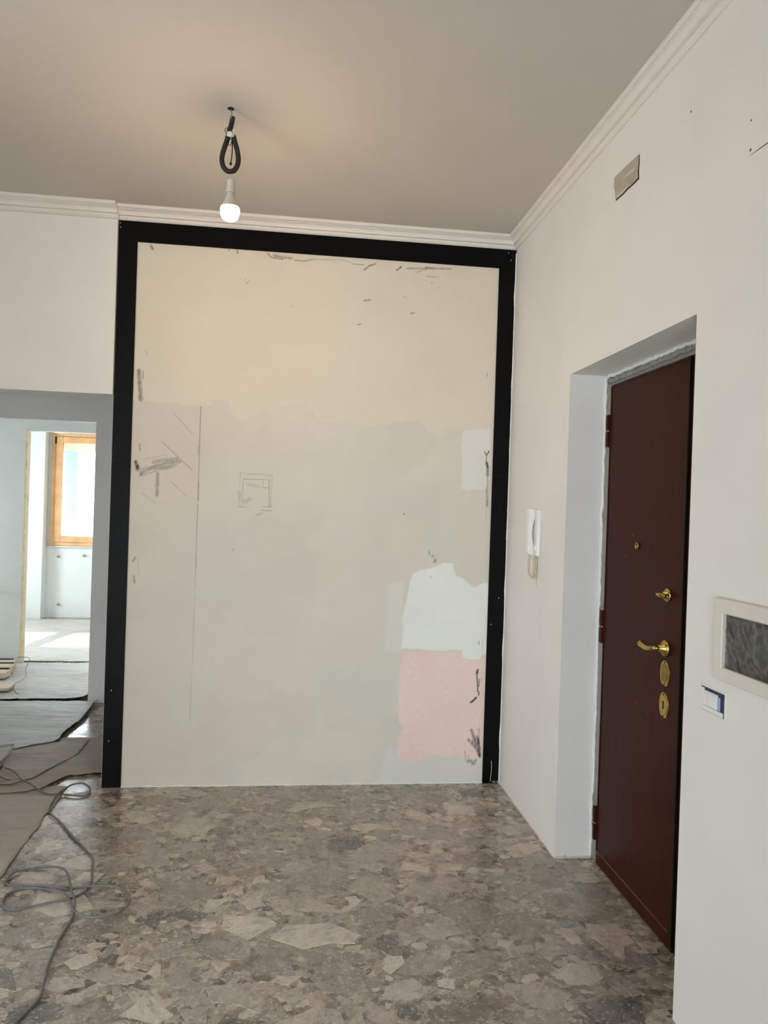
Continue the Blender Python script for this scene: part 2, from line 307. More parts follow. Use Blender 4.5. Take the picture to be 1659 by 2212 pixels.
STROKES=[
 ([(-0.809,2.897),(-0.799,2.881)],15.3,0.6),
 ([(-0.398,2.905)],10.2,0.7),
 ([(-0.356,2.906),(-0.353,2.891)],7.7,0.7),
 ([(-0.492,2.914),(-0.411,2.91)],5.1,0.3),
 ([(-0.192,2.903),(-0.174,2.882),(-0.109,2.876)],7.7,0.6),
 ([(-0.16,2.893),(-0.107,2.887),(-0.062,2.885)],17.9,0.45),
 ([(-0.044,2.876),(0.004,2.874),(0.054,2.888)],10.2,0.45),
 ([(0.054,2.888),(0.219,2.895),(0.26,2.885)],7.7,0.3),
 ([(0.268,2.878),(0.335,2.878)],7.7,0.45),
 ([(0.338,2.85),(0.366,2.875),(0.399,2.888)],10.2,0.65),
 ([(0.521,2.863),(0.542,2.88)],12.8,0.65),
 ([(0.576,2.875),(0.719,2.885),(0.824,2.89)],10.2,0.5),
 ([(0.682,2.887),(0.724,2.885)],12.8,0.6),
 ([(0.628,2.858),(0.688,2.88)],7.7,0.4),
 ([(0.687,2.839),(0.75,2.838)],7.7,0.35),
 ([(0.719,2.807)],12.8,0.35),
 ([(0.757,2.779)],10.2,0.3),
 ([(0.341,2.681),(0.377,2.686)],7.7,0.6),
 ([(0.56,2.714),(0.576,2.715)],7.7,0.3),
 ([(0.602,2.626),(0.625,2.631)],7.7,0.55),
 ([(0.31,2.546),(0.328,2.55)],7.7,0.6),
 ([(1.051,2.318),(1.052,2.3)],7.7,0.45),
 ([(-0.309,2.751)],7.7,0.6),
 ([(-0.292,2.743)],7.7,0.5),
 ([(-0.299,2.732)],10.2,0.6),
 ([(-0.046,2.623)],20.4,0.12),
 ([(-0.851,2.227),(-0.843,2.144),(-0.837,2.075)],25.6,0.55),
 ([(-0.827,2.229),(-0.828,2.186)],5.1,0.55),
 ([(-0.827,2.083)],10.2,0.5),
 ([(-0.821,2.338),(-0.808,2.314)],7.7,0.25),
 ([(-0.521,2.053),(-0.521,1.823),(-0.52,1.546)],4.6,0.7),
 ([(-0.521,1.648),(-0.52,1.546)],7.7,0.5),
 ([(-0.522,1.523),(-0.523,1.311),(-0.52,1.083)],4.1,0.5),
 ([(-0.52,1.083),(-0.523,0.698),(-0.527,0.347)],3.8,0.28),
 ([(-0.524,1.836),(-0.528,1.798)],20.4,0.15),
 ([(-0.666,2.011),(-0.563,1.906)],4.1,0.4),
 ([(-0.724,1.859),(-0.607,1.752),(-0.557,1.709)],4.6,0.5),
 ([(-0.669,1.645),(-0.587,1.569)],4.1,0.35),
 ([(-0.819,1.578),(-0.74,1.519)],4.1,0.3),
 ([(-0.827,1.682),(-0.754,1.719),(-0.694,1.741),(-0.624,1.752)],23.0,0.4),
 ([(-0.757,1.744),(-0.68,1.759),(-0.639,1.764)],30.7,0.35),
 ([(-0.751,1.709),(-0.691,1.717),(-0.648,1.736)],30.7,0.35),
 ([(-0.736,1.685),(-0.737,1.566)],23.0,0.42),
 ([(-0.823,1.702),(-0.739,1.73)],7.7,0.4),
 ([(-0.829,1.667),(-0.75,1.694)],6.4,0.4),
 ([(-0.853,1.74),(-0.845,1.721),(-0.84,1.701)],23.0,0.85),
 ([(-0.827,1.672),(-0.82,1.682)],15.3,0.6),
 ([(-0.836,1.835),(-0.833,1.805)],17.9,0.3),
 ([(-0.82,1.754),(-0.695,1.786)],5.1,0.25),
 ([(-0.301,1.702),(-0.127,1.696)],4.1,0.4),
 ([(-0.301,1.702),(-0.305,1.52)],4.1,0.3),
 ([(-0.129,1.696),(-0.131,1.524)],4.6,0.4),
 ([(-0.283,1.672),(-0.138,1.673)],4.6,0.45),
 ([(-0.283,1.672),(-0.288,1.519)],4.6,0.4),
 ([(-0.143,1.672),(-0.141,1.523)],5.1,0.5),
 ([(-0.305,1.518),(-0.248,1.522)],4.1,0.4),
 ([(-0.179,1.522),(-0.124,1.524)],4.1,0.45),
 ([(-0.183,1.502),(-0.123,1.504)],4.6,0.45),
 ([(-0.176,1.671),(-0.179,1.628),(-0.144,1.627)],4.1,0.35),
 ([(-0.303,1.596),(-0.284,1.556)],35.8,0.16),
 ([(-0.269,1.544),(-0.247,1.563)],30.7,0.22),
 ([(-0.26,1.645),(-0.197,1.63)],25.6,0.12),
 ([(-0.207,1.478),(-0.177,1.487)],15.3,0.28),
 ([(-0.299,1.569)],25.6,0.15),
 ([(-0.328,1.286)],10.2,0.6),
 ([(-0.849,1.21),(-0.84,1.23)],12.8,0.5),
 ([(-0.844,1.131),(-0.84,1.097)],10.2,0.65),
 ([(-0.826,1.241),(-0.817,1.112)],3.8,0.25),
 ([(1.053,1.874),(1.065,1.854),(1.077,1.878)],10.2,0.85),
 ([(1.065,1.854),(1.063,1.814)],7.7,0.6),
 ([(1.066,1.814),(1.072,1.791),(1.074,1.744)],17.9,0.8),
 ([(1.074,1.744),(1.076,1.676)],7.7,0.5),
 ([(1.073,1.676),(1.077,1.571)],15.3,0.5),
 ([(1.074,1.563),(1.074,1.498)],10.2,0.15),
 ([(0.605,1.509)],10.2,0.7),
 ([(0.751,1.306),(0.757,1.286)],10.2,0.5),
 ([(0.776,1.278)],20.4,0.5),
 ([(0.785,1.245),(0.792,1.258)],17.9,0.55),
 ([(0.769,1.159)],12.8,0.3),
 ([(0.731,1.192)],7.7,0.3),
 ([(1.055,0.641),(1.05,0.62)],15.3,0.95),
 ([(1.05,0.625),(1.055,0.57),(1.059,0.518)],8.9,0.85),
 ([(1.067,0.591),(1.064,0.546)],7.7,0.7),
 ([(1.083,0.596),(1.073,0.575)],6.4,0.4),
 ([(1.065,0.518),(1.065,0.499)],10.2,0.8),
 ([(1.021,0.457),(1.037,0.468),(1.05,0.483)],14.1,0.95),
 ([(1.072,0.305),(1.074,0.239)],15.3,0.35),
 ([(1.015,0.245),(1.051,0.208),(1.076,0.171)],17.9,0.6),
 ([(1.042,0.239),(1.073,0.192)],28.1,0.5),
 ([(1.068,0.26),(1.079,0.161)],23.0,0.7),
 ([(1.078,0.208),(1.082,0.153)],17.9,0.9),
 ([(1.019,0.124)],23.0,0.55),
 ([(1.049,0.116)],33.2,0.65),
 ([(1.059,0.129)],17.9,0.5),
 ([(0.996,0.182),(1.003,0.122)],10.2,0.3),
 ([(1.013,0.161),(1.021,0.135)],7.7,0.35),
 ([(1.055,0.803),(1.056,0.785)],7.7,0.5),
 ([(1.079,0.817),(1.077,0.712)],7.7,0.2),
 ([(-0.071,0.021),(0.208,0.013)],7.7,0.0),
 ([(1.03,0.30),(1.06,0.22)],20.0,0.55),
 ([(1.045,0.26),(1.078,0.17)],18.0,0.7),
 ([(1.07,0.25),(1.083,0.15)],16.0,0.85),
 ([(1.02,0.13),(1.05,0.12)],14.0,0.5),
]

# ------------------------------------------------------------------ structure
TH = 0.14
floor = struct(obj('floor', nb((-4.6, 1.75, -2.4, 10.4, -0.2, 0.0)), MATRIX))
struct(obj('ceiling', nb((-4.6, 1.75, -2.4, 10.4, H, H+0.2)), CEIL))
YO1, YO2, HO, REV = 3.19, 2.142, 2.159, 1.374        # door recess
struct(obj('wall_right', nb((W, 1.7, -2.0, YO2, 0, H), (W, 1.7, YO1, D+TH, 0, H), (W, 1.7, YO2, YO1, HO, H), (1.47, 1.7, YO2, YO1, 0, HO)), WALL))
XF0, XF1, ZF0 = -0.878, 1.1015, 2.912                # inner edge of the black frame
wall_back = obj('wall_back', nb((-0.978, W, D+0.004, D+TH, 0, H), (-0.978, XF0, D, D+0.01, 0, H), (XF1, W, D, D+0.01, 0, H), (XF0, XF1, D, D+0.01, ZF0, H)), WALL)
struct(wall_back)
struct(obj('wall_left', nb((-3.6, -3.2, -2.4, -1.6, 0, H), (-3.6, -3.2, 1.4, 4.4, 0, H), (-3.6, -3.2, -1.6, 1.4, 1.955, H), (-3.6, -3.2, -1.6, 1.4, 0, 0.1)), WALL))
struct(obj('wall_rear', nb((-3.6, -0.85, -2.4, -2.0, 0, H), (0.25, 1.7, -2.4, -2.0, 0, H), (-0.85, 0.25, -2.4, -2.0, 1.6, H), (-0.85, 0.25, -2.4, -2.0, 0, 0.1)), WALL))
struct(obj('wall_light_block_near', nb((-1.45, -1.32, -2.0, 1.25, 0, H)), WALL))  # unseen wall added to keep window light off the near right wall
struct(obj('wall_light_block_left', nb((-3.2, -2.3, 1.5, 1.62, 0, H)), WALL))  # unseen stub added to shade the left header and the plaster's lower left
YL = D-0.014
struct(obj('wall_front', nb((-4.6, -0.9795, YL, D+0.10, 2.094, H), (-4.6, -2.75, YL, D+0.10, 0, 2.094)), WALL))
struct(obj('wall_corridor', nb((-4.2, 1.7, 5.81, 5.93, 2.115, H), (-1.503, 1.7, 5.81, 5.93, 0, 2.115), (-4.2, -2.95, 5.81, 5.93, 0, 2.115)), WALL))
struct(obj('wall_corridor_end', nb((0.6, 0.8, D+TH, 5.81, 0, H), (-1.2, -1.0, 5.93, 7.15, 0, H), (-0.9, -0.7, 7.25, 10.4, 0, H)), WALL))
struct(obj('wall_hall', nb((-4.2, -2.45, 7.147, 7.237, 0, H), (-2.45, -1.55, 7.147, 7.237, 2.145, H), (-1.55, -0.7, 7.147, 7.237, 0, H)), WALLK))
struct(obj('wall_hall_left', nb((-4.6, -4.2, 4.4, 6.2, 0, H), (-4.6, -4.2, 6.2, 6.8, 0, 0.7), (-4.6, -4.2, 6.2, 6.8, 1.9, H), (-4.6, -4.2, 6.8, 7.25, 0, H)), WALLK))  # unseen opening in this wall is added to light the hall
struct(obj('wall_kitchen_left', nb((-4.6, -4.2, 7.25, 7.9, 0, H), (-4.6, -4.2, 9.1, 10.4, 0, H), (-4.6, -4.2, 7.9, 9.1, 2.05, H), (-4.6, -4.2, 7.9, 9.1, 0, 0.65)), WALLK))
WX0, WX1, WZ0, WZ1 = -3.114, -1.66, 0.925, 2.37      # kitchen window
struct(obj('wall_kitchen', nb((-4.2, -3.150, 9.823, 10.3, 0, H), (-3.150, -1.62, 9.997, 10.3, 0, WZ0-0.02), (-3.150, -1.62, 9.823, 10.3, WZ1+0.02, H),
                              (-3.150, WX0, 9.997, 10.3, WZ0-0.02, WZ1+0.02), (WX1, -1.62, 9.997, 10.3, WZ0-0.02, WZ1+0.02), (-1.62, -0.7, 9.823, 10.3, 0, H)), WALLK))
# raw wooden edge of the kitchen doorway
bm = bmesh.new()
ys = [7.138, 7.205]
N = 40
for k in range(N):
    z0, z1 = 2.150*k/N, 2.150*(k+1)/N
    a = 0.006*mnoise.noise(Vector((3, 1, z0*9)))
    box(bm, -2.462, -2.444+a, ys[0]+0.006*mnoise.noise(Vector((5, 2, z0*7))), ys[1], z0, z1)
struct(obj('trim_3', bm, PINE2), 'raw pale wood edge of the kitchen doorway')

# kitchen window
win = empty('window_1', (WX0, 9.997, WZ0)); struct(win)
def wpart(name, boxes, mat, parent=None, bev=0.004):
    o = obj(name, nb(*boxes, bev=bev), mat, parent or win)
    o.matrix_parent_inverse = Matrix.Translation(-Vector(win.location)); return o
fy0, fy1 = 9.965, 10.05
wpart('window_frame', [(WX0, WX0+0.052, fy0, fy1, WZ0, WZ1), (WX1-0.052, WX1, fy0, fy1, WZ0, WZ1), (WX0+0.052, WX1-0.052, fy0, fy1, WZ0, WZ0+0.045), (WX0+0.052, WX1-0.052, fy0, fy1, WZ1-0.045, WZ1)], WOODW)
sx0, sx1 = WX0+0.055, -2.39
for a, b in ((sx0, sx1), (sx1+0.004, WX1-0.055)):
    s = wpart('sash', [(a, a+0.085, 9.948, 10.02, WZ0+0.048, WZ1-0.048), (b-0.085, b, 9.948, 10.02, WZ0+0.048, WZ1-0.048), (a+0.085, b-0.085, 9.948, 10.02, WZ0+0.048, WZ0+0.125), (a+0.085, b-0.085, 9.948, 10.02, WZ1-0.125, WZ1-0.048)], WOODW)
    p = obj('pane', nb((a+0.08, b-0.08, 9.984, 9.99, WZ0+0.12, WZ1-0.12)), PANE, s)
wpart('hinge', [(WX0+0.044, WX0+0.062, 9.935, 9.965, WZ1-0.14, WZ1-0.05)], GAP, bev=0.003)
wpart('window_sill', [(WX0-0.03, WX1+0.03, 9.955, 10.3, WZ0-0.022, WZ0-0.001)], SILL)
wpart('shutter_box', [(WX0+0.06, WX1-0.06, 10.12, 10.28, 2.16, WZ1)], SHUT)
wpart('shutter_guide', [(WX0+0.06, WX0+0.255, 10.20, 10.24, WZ0, 2.16)], BLUEP)
# radiator pipe stubs left in the niche below the window
for i, (x, z) in enumerate(((-2.999, 0.783), (-2.684, 0.803), (-2.981, 0.169))):
    t = empty('pipe_stub', (x, 9.997, z))
    tag(t, ('capped radiator pipe stub under the left half of the kitchen window sill', 'capped radiator pipe stub under the middle of the kitchen window sill', 'low radiator pipe stub near the floor below the kitchen window')[i], 'pipe', 'radiator pipe stubs in the window niche')
    bm = bmesh.new(); lathe(bm, [(0, 0), (0.024, 0), (0.024, 0.004), (0.014, 0.006), (0.014, 0.03), (0, 0.03)], (0, -0.0005, 0), (0, -1, 0), 16); obj('collar', bm, SILL, t)
    bm = bmesh.new(); lathe(bm, [(0.0, 0.028), (0.010, 0.028), (0.010, 0.05), (0, 0.05)], (0, 0, 0), (0, -1, 0), 12); obj('cap', bm, BRASSD, t)

# cornices
def cornice(name, prof, path):
    """prof: (distance from wall, z); path: list of (x, y, (nx, ny)) with the mitre direction into the room"""
    bm = bmesh.new(); rings = [[bm.verts.new((x+n[0]*p, y+n[1]*p, z)) for p, z in prof] for x, y, n in path]
    k = len(prof)
    for A, B in zip(rings, rings[1:]):
        for i in range(k):
            j = (i+1) % k; bm.faces.new((A[i], A[j], B[j], B[i]))
    bm.faces.new(rings[0]); bm.faces.new(rings[-1][::-1]); bmesh.ops.recalc_face_normals(bm, faces=bm.faces)
    return struct(obj(name, bm, CORN), 'white moulded plaster cornice under the ceiling')
def cprof(k=1.0):
    pr = [(0, 3.019), (0.010, 3.019), (0.017, 3.024), (0.021, 3.031), (0.021, 3.0375), (0.0345, 3.0375), (0.0345, 3.041)]
    for i in range(7):
        t = i/6*math.pi/2
        pr.append((0.036+0.022*(1-math.cos(t)), 3.041+0.019*math.sin(t)))
    pr += [(0.058, 3.0635), (0.070, 3.0635), (0.0735, 3.067), (0.075, 3.0795), (0, 3.0795)]
    return [(p*k, z) for p, z in pr]
cornice('trim_1', cprof(1.12), [(-0.978, D, (0, -1)), (W, D, (-0.74, -1)), (W, -2.0, (-0.74, 0))])
cornice('trim_2', cprof(1.35), [(-4.2, YL, (0, -1)), (-0.972, YL, (0, -1))])

# ------------------------------------------------------------------ back wall plaster with its paint patches and scuffs
def pip(X, Z, poly):
    ins = np.zeros(X.shape, bool); n = len(poly)
    for i in range(n):
        x0, z0 = poly[i]; x1, z1 = poly[(i+1) % n]
        if abs(z1-z0) < 1e-9: continue
        c = ((z0 > Z) != (z1 > Z)) & (X < (x1-x0)*(Z-z0)/(z1-z0)+x0)
        ins ^= c
    return ins
def vnoise(X, Z, f, seed, octv=3):
    """tileless value noise"""
    out = np.zeros(X.shape); amp = 1; tot = 0
    for o in range(octv):
        xs, zs = X*f, Z*f; xi = np.floor(xs).astype(int); zi = np.floor(zs).astype(int); u = xs-xi; v = zs-zi
        u = u*u*(3-2*u); v = v*v*(3-2*v)
        def h(a, b):
            n_ = (a*374761393 + b*668265263 + (seed+o*17)*1274126177) & 0xffffffff
            n_ = ((n_ ^ (n_ >> 13)) * 1274126177) & 0xffffffff
            return ((n_ ^ (n_ >> 16)) & 0xffff)/65535.0
        out += amp*(h(xi, zi)*(1-u)*(1-v)+h(xi+1, zi)*u*(1-v)+h(xi, zi+1)*(1-u)*v+h(xi+1, zi+1)*u*v)
        tot += amp; amp *= 0.5; f *= 2
    return out/tot
def blur(a, n):
    for _ in range(n):
        b = np.pad(a, 1, mode='edge')
        a = (b[:-2, 1:-1]+b[2:, 1:-1]+b[1:-1, :-2]+b[1:-1, 2:]+2*b[1:-1, 1:-1])/6
    return a
def back_panel():
    step = 0.004
    xs = np.linspace(XF0-0.002, XF1+0.002, int((XF1-XF0)/step)); zs = np.linspace(0.0, ZF0+0.002, int(ZF0/step))
    X, Z = np.meshgrid(xs, zs); nz, nx = X.shape
    jx = X + 0.020*(vnoise(X, Z, 14, 3)-0.5); jz = Z + 0.020*(vnoise(X, Z, 14, 9)-0.5)
    def L(c): return np.array(lin(c))
    col = np.zeros((nz, nx, 3)); col[:] = L((226, 219, 205))
    big = vnoise(X, Z, 2.2, 21)[..., None]
    col = col*(0.95+0.10*big)
    def put(mask, c, op=1.0, soft=1):
        nonlocal col
        a = blur(mask.astype(float), soft)[..., None]*op; col = col*(1-a) + a*L(c)
    put((X < -0.522), (222, 211, 199), 0.5, 3)
    put(vnoise(X, Z, 3.0, 33) > 0.60, (222, 212, 200), 0.5, 8)
    put((vnoise(X, Z, 3.6, 44) > 0.62) & (Z < 1.6), (220, 218, 207), 0.5, 8)
    put(pip(jx, jz, UP+[(1.3, 2.01), (1.3, 3.2), (-1.1, 3.2), (-1.1, 2.06)]), (232, 222, 204), 0.95, 1)
    put(pip(jx, jz, W3), (230, 229, 220), 0.8, 8)
    put(pip(jx, jz, W2), (243, 244, 240), 0.97, 2)
    put(pip(jx, jz, W1), (236, 234, 228), 0.95, 2)
    fl = pip(jx, jz, [(0.5, 0.0), (1.15, 0.0), (1.15, 0.2), (0.56, 0.2)]); put(fl, (226, 227, 218), 0.6, 6)
    pk = pip(jx, jz, PK); put(pk, (246, 221, 211), 0.97, 2)
    put(pk & (X < 0.80) & (vnoise(X, Z, 5, 51) > 0.4), (244, 212, 204), 0.5, 6)
    put(pk & (vnoise((X*0.6+Z*0.8)*2.2, Z*0.6-X*0.8, 40, 77, 2) > 0.80), (248, 236, 227), 0.8, 1)
    # strokes: brush marks and pencil lines
    dark = np.zeros((nz, nx))
    for pts, wmm, op in STROKES:
        if op <= 0: continue
        w = wmm/2000.0*(1.25 if op >= 0.5 else 1.05)
        px = [p[0] for p in pts]; pz = [p[1] for p in pts]; pad = w*2+0.006
        i0 = max(np.searchsorted(xs, min(px)-pad)-1, 0); i1 = np.searchsorted(xs, max(px)+pad)+1
        k0 = max(np.searchsorted(zs, min(pz)-pad)-1, 0); k1 = np.searchsorted(zs, max(pz)+pad)+1
        x = X[k0:k1, i0:i1]; z = Z[k0:k1, i0:i1]
        if x.size == 0: continue
        d = np.full(x.shape, 9.0)
        for a in range(max(len(pts)-1, 1)):
            ax, az = pts[a]; bx, bz = pts[min(a+1, len(pts)-1)]
            ex, ez = bx-ax, bz-az; ll = ex*ex+ez*ez
            t = np.clip(((x-ax)*ex+(z-az)*ez)/ll, 0, 1) if ll > 0 else 0
            d = np.minimum(d, np.hypot(x-ax-t*ex, z-az-t*ez))
        we = max(w, 0.0026)
        a_ = np.clip((we-d)/(we*0.6+0.0008), 0, 1)*min(1, op*1.12)*min(1, w/0.0022)
        if w > 0.006: a_ = a_*np.clip(0.45+1.6*(vnoise(x, z*0.35, 160, 5, 2)-0.2), 0, 1)
        dark[k0:k1, i0:i1] = np.maximum(dark[k0:k1, i0:i1], a_)
    col = col*(1-dark[..., None]) + dark[..., None]*L((34, 31, 31))
    # mesh
    bumpy = 0.0006*(vnoise(X, Z, 9, 61)-0.5)
    y = D - 0.0005 + bumpy
    co = np.stack([X, y, Z], -1).reshape(-1, 3)
    idx = np.arange(nx*nz).reshape(nz, nx)
    f = np.stack([idx[:-1, :-1], idx[:-1, 1:], idx[1:, 1:], idx[1:, :-1]], -1).reshape(-1, 4)
    me = bpy.data.meshes.new('plaster_face'); me.vertices.add(len(co)); me.vertices.foreach_set('co', co.ravel().astype(np.float32))
    me.loops.add(f.size); me.loops.foreach_set('vertex_index', f.ravel().astype(np.int32))
    me.polygons.add(len(f)); me.polygons.foreach_set('loop_start', np.arange(0, f.size, 4, dtype=np.int32))
    me.update(calc_edges=True)
    at = me.color_attributes.new('Col', 'FLOAT_COLOR', 'POINT')
    rgba = np.ones((len(co), 4), np.float32); rgba[:, :3] = col.reshape(-1, 3); at.data.foreach_set('color', rgba.ravel())
    me.polygons.foreach_set('use_smooth', np.ones(len(f), bool))
    o = link_obj('plaster_face', me, PLASTER, wall_back)
    o['label'] = 'unfinished plaster with cream, white and pink paint patches'
back_panel()
# ragged plaster foot along the floor
bm = bmesh.new(); n = 120
for k in range(n):
    x0 = XF0+(XF1-XF0)*k/n; x1 = XF0+(XF1-XF0)*(k+1)/n
    h = 0.006+0.012*max(0, mnoise.noise(Vector((x0*14, 3, 1)))); t = 0.004+0.004*mnoise.noise(Vector((x0*20, 7, 1)))
    box(bm, x0, x1, D-0.001-t, D, 0, h)
obj('plaster_foot', bm, WALLK, wall_back)

bm = bmesh.new(); n = 60
for k in range(n):
    y0 = YO1+(D-YO1)*k/n; y1 = YO1+(D-YO1)*(k+1)/n
    h = 0.004+0.010*max(0, mnoise.noise(Vector((y0*16, 2, 5)))); t = 0.003+0.005*abs(mnoise.noise(Vector((y0*22, 9, 1))))
    box(bm, W-t, W+0.001, y0, y1, 0, h)
n = 16
for k in range(n):
    x0 = W+(1.364-W)*k/n; x1 = W+(1.364-W)*(k+1)/n
    h = 0.006+0.014*abs(mnoise.noise(Vector((x0*40, 4, 5)))); t = 0.004+0.010*abs(mnoise.noise(Vector((x0*50, 1, 3))))
    box(bm, x0, x1, YO1-t, YO1+0.001, 0, h)
obj('plaster_foot', bm, SILL, bpy.data.objects['wall_right'])

# ------------------------------------------------------------------ floor of marble fragments
PAL = [((172, 162, 151), 16), ((198, 185, 170), 14), ((206, 188, 172), 9), ((154, 152, 142), 10), ((144, 140, 135), 12), ((80, 80, 85), 9), ((144, 125, 110), 8), ((214, 204, 190), 10), ((150, 139, 129), 12)]
pal_c = [lin(c) for c, _ in PAL]; pal_w = np.array([w for _, w in PAL], float); pal_w /= pal_w.sum()
def fragments(x0, x1, y0, y1, blocked):
    g = 0.004; nx = int((x1-x0)/g); ny = int((y1-y0)/g)
    occ = np.zeros((ny, nx), bool); gx = x0+(np.arange(nx)+0.5)*g; gy = y0+(np.arange(ny)+0.5)*g
    out = []
    for rad, tries in ((0.115, 120), (0.085, 500), (0.062, 1500), (0.045, 3600), (0.030, 6500), (0.019, 7500)):
        for _ in range(tries):
            cx = rng.uniform(x0, x1); cy = rng.uniform(y0, y1); i = int((cx-x0)/g); k = int((cy-y0)/g)
            if occ[min(k, ny-1), min(i, nx-1)]: continue
            n = rng.integers(4, 7); r = rad*rng.uniform(0.75, 1.15); st = rng.uniform(1.0, 2.1); rot = rng.normal(0.0, 0.5) if rng.random() < 0.6 else rng.uniform(0, math.pi)
            th = np.sort((np.arange(n)+rng.uniform(0.0, 0.85, n))*2*math.pi/n)
            ex = r*math.sqrt(st)*np.cos(th); ey = r/math.sqrt(st)*np.sin(th)
            px = cx+ex*math.cos(rot)-ey*math.sin(rot); py = cy+ex*math.sin(rot)+ey*math.cos(rot)
            if px.min() < x0 or px.max() > x1 or py.min() < y0 or py.max() > y1: continue
            if blocked(px, py): continue
            i0 = int((px.min()-x0)/g); i1 = int((px.max()-x0)/g)+1; k0 = int((py.min()-y0)/g); k1 = int((py.max()-y0)/g)+1
            XX, YY = np.meshgrid(gx[i0:i1], gy[k0:k1]); ins = np.ones(XX.shape, bool)
            for a in range(n):
                b = (a+1) % n; dx, dy = px[b]-px[a], py[b]-py[a]; ln = math.hypot(dx, dy)+1e-9
                ins &= ((XX-px[a])*dy-(YY-py[a])*dx)/ln < 0.0015
            if not ins.any() or (occ[k0:k1, i0:i1] & ins).any(): continue
            occ[k0:k1, i0:i1] |= ins
            # chip the outline a little
            P = []
            for a in range(n):
                b = (a+1) % n; P.append((px[a], py[a]))
                if rad > 0.04:
                    t = rng.uniform(0.3, 0.7); ww = rng.normal(-0.05, 0.09)*rad
                    mx, my = px[a]+(px[b]-px[a])*t, py[a]+(py[b]-py[a])*t; dx, dy = px[b]-px[a], py[b]-py[a]; ln = math.hypot(dx, dy)+1e-9
                    ww = min(ww, 0.0015)
                    P.append((mx+dy/ln*ww, my-dx/ln*ww))
            out.append((np.array(P), ins.sum()*g*g))
    return out
def blocked(px, py):
    # keep clear of the walls and the recess corner
    if (py > D-0.012).any(): return True
    rx = np.where((py < YO1-0.012) & (py > YO2+0.012), 1.36, W-0.008)
    return bool((px > rx).any())
frs = fragments(-1.95, 1.36, 1.45, D, blocked)
def frag_geo(P, bm, lay, c, h):
    ctr = P.mean(0); d = P-ctr; ln = np.linalg.norm(d, axis=1, keepdims=True)
    Q = ctr+d*np.maximum(0, (ln-0.0009)/ln)
    A = [bm.verts.new((p[0], p[1], -0.0002)) for p in P]; B = [bm.verts.new((p[0], p[1], h)) for p in Q]
    for v in A+B: v[lay] = (*c, 1)
    bm.faces.new(B)
    n = len(P)
    for i in range(n):
        j = (i+1) % n; bm.faces.new((A[i], A[j], B[j], B[i]))
def vis(fr):
    c = fr[0].mean(0)
    if c[1] < 2.0 or abs(math.atan2(c[0], c[1])-0.12) > 0.52 or (c[0] < -1.15): return 0.0
    return fr[1]/(c[0]**2+c[1]**2+ZC**2)**1.5
order = sorted(range(len(frs)), key=lambda i: -vis(frs[i]))
stuff = bmesh.new(); slay = stuff.verts.layers.float_color.new('Col')
for rank, i in enumerate(order):
    P, area = frs[i]
    c = np.array(pal_c[rng.choice(len(pal_c), p=pal_w)])*rng.uniform(0.8, 1.2); c = c*0.9+0.1*c.mean()
    h = rng.uniform(0.0003, 0.0007)
    if rank < 290:
        bm = bmesh.new(); lay = bm.verts.layers.float_color.new('Col'); frag_geo(P, bm, lay, c, h)
        obj('stone_fragment', bm, STONE, floor)
    else:
        frag_geo(P, stuff, slay, c, h)
chips = obj('stone_chips', stuff, STONE, floor); chips['kind'] = 'stuff'
# ------------------------------------------------------------------ black frame on the back wall
fr = empty('black_wall_frame', ((XF0+XF1)/2, D, 0)); tag(fr, 'black board frame edging the unfinished plaster wall on three sides', 'frame')
FI = Matrix.Translation(-Vector(fr.location))
YB0, YB1 = D-0.009, D-0.0005
def board(x0, x1, z0, z1, nm='board', mat=BLACK):
    o = obj(nm, nb((x0, x1, YB0, YB1, z0, z1)), mat, fr); o.matrix_parent_inverse = FI; return o
jz = [0.001, 0.562, 1.148, 1.743, 2.329, ZF0]
for a, b in zip(jz, jz[1:]):
    board(-0.975, XF0+0.001, a, b-0.0008)
    last = board(XF1-0.001, W-0.0015, a, b-0.0008)
jx = [-0.975, -0.38, 0.205, 0.79, W-0.0015]
for a, b in zip(jx, jx[1:]): board(a, b-0.0008, ZF0, 3.0195)
for x0, x1, z0, z1 in ((-0.974, XF0, 0.002, 3.019), (XF1, W-0.002, 0.002, 3.019), (XF0, XF1, ZF0+0.001, 3.019)):
    o = obj('backing', nb((x0, x1, D-0.003, D-0.0002, z0, z1)), GAP, fr); o.matrix_parent_inverse = FI
# pencil ticks and scratches on the boards
def mark(x0, x1, z0, z1, mat, nm): 
    o = obj(nm, nb((x0, x1, YB0-0.0006, YB0+0.001, z0, z1)), mat, fr); o.matrix_parent_inverse = FI
bm = bmesh.new()
tube(bm, [(1.146, YB0-0.0002, 0.012), (1.150, YB0-0.0002, 0.06), (1.151, YB0-0.0002, 0.10), (1.148, YB0-0.0002, 0.128)], 0.0016, 6)
o = obj('scratch', bm, TAPE, fr); o.matrix_parent_inverse = FI; o['label'] = 'white scratch'
for k in range(4): mark(1.155+k*0.010, 1.160+k*0.010, 0.006, 0.010+0.004*(k % 2), TAPE, 'paint_speck')
for x, z in ((-0.968, 3.004), (-0.966, 2.982), (1.15, 3.0), (1.165, 2.96), (-0.94, 0.52), (-0.945, 0.25), (1.12, 0.9), (1.16, 1.05)): mark(x-0.002, x+0.002, z-0.003, z+0.003, TAPE, 'paint_speck')
# ragged wall paint lapping the outer edge of the right boards
bm = bmesh.new(); n = 150
for k in range(n):
    z0 = 3.0*k/n; z1 = 3.0*(k+1)/n; w = 0.0035+0.006*max(0, mnoise.noise(Vector((1, 5, z0*6)))+0.25*mnoise.noise(Vector((1, 5, z0*40))))
    box(bm, W-0.0012-w, W, YB0-0.0015, D, z0, z1)
obj('paint_lap', bm, WALL, wall_back)

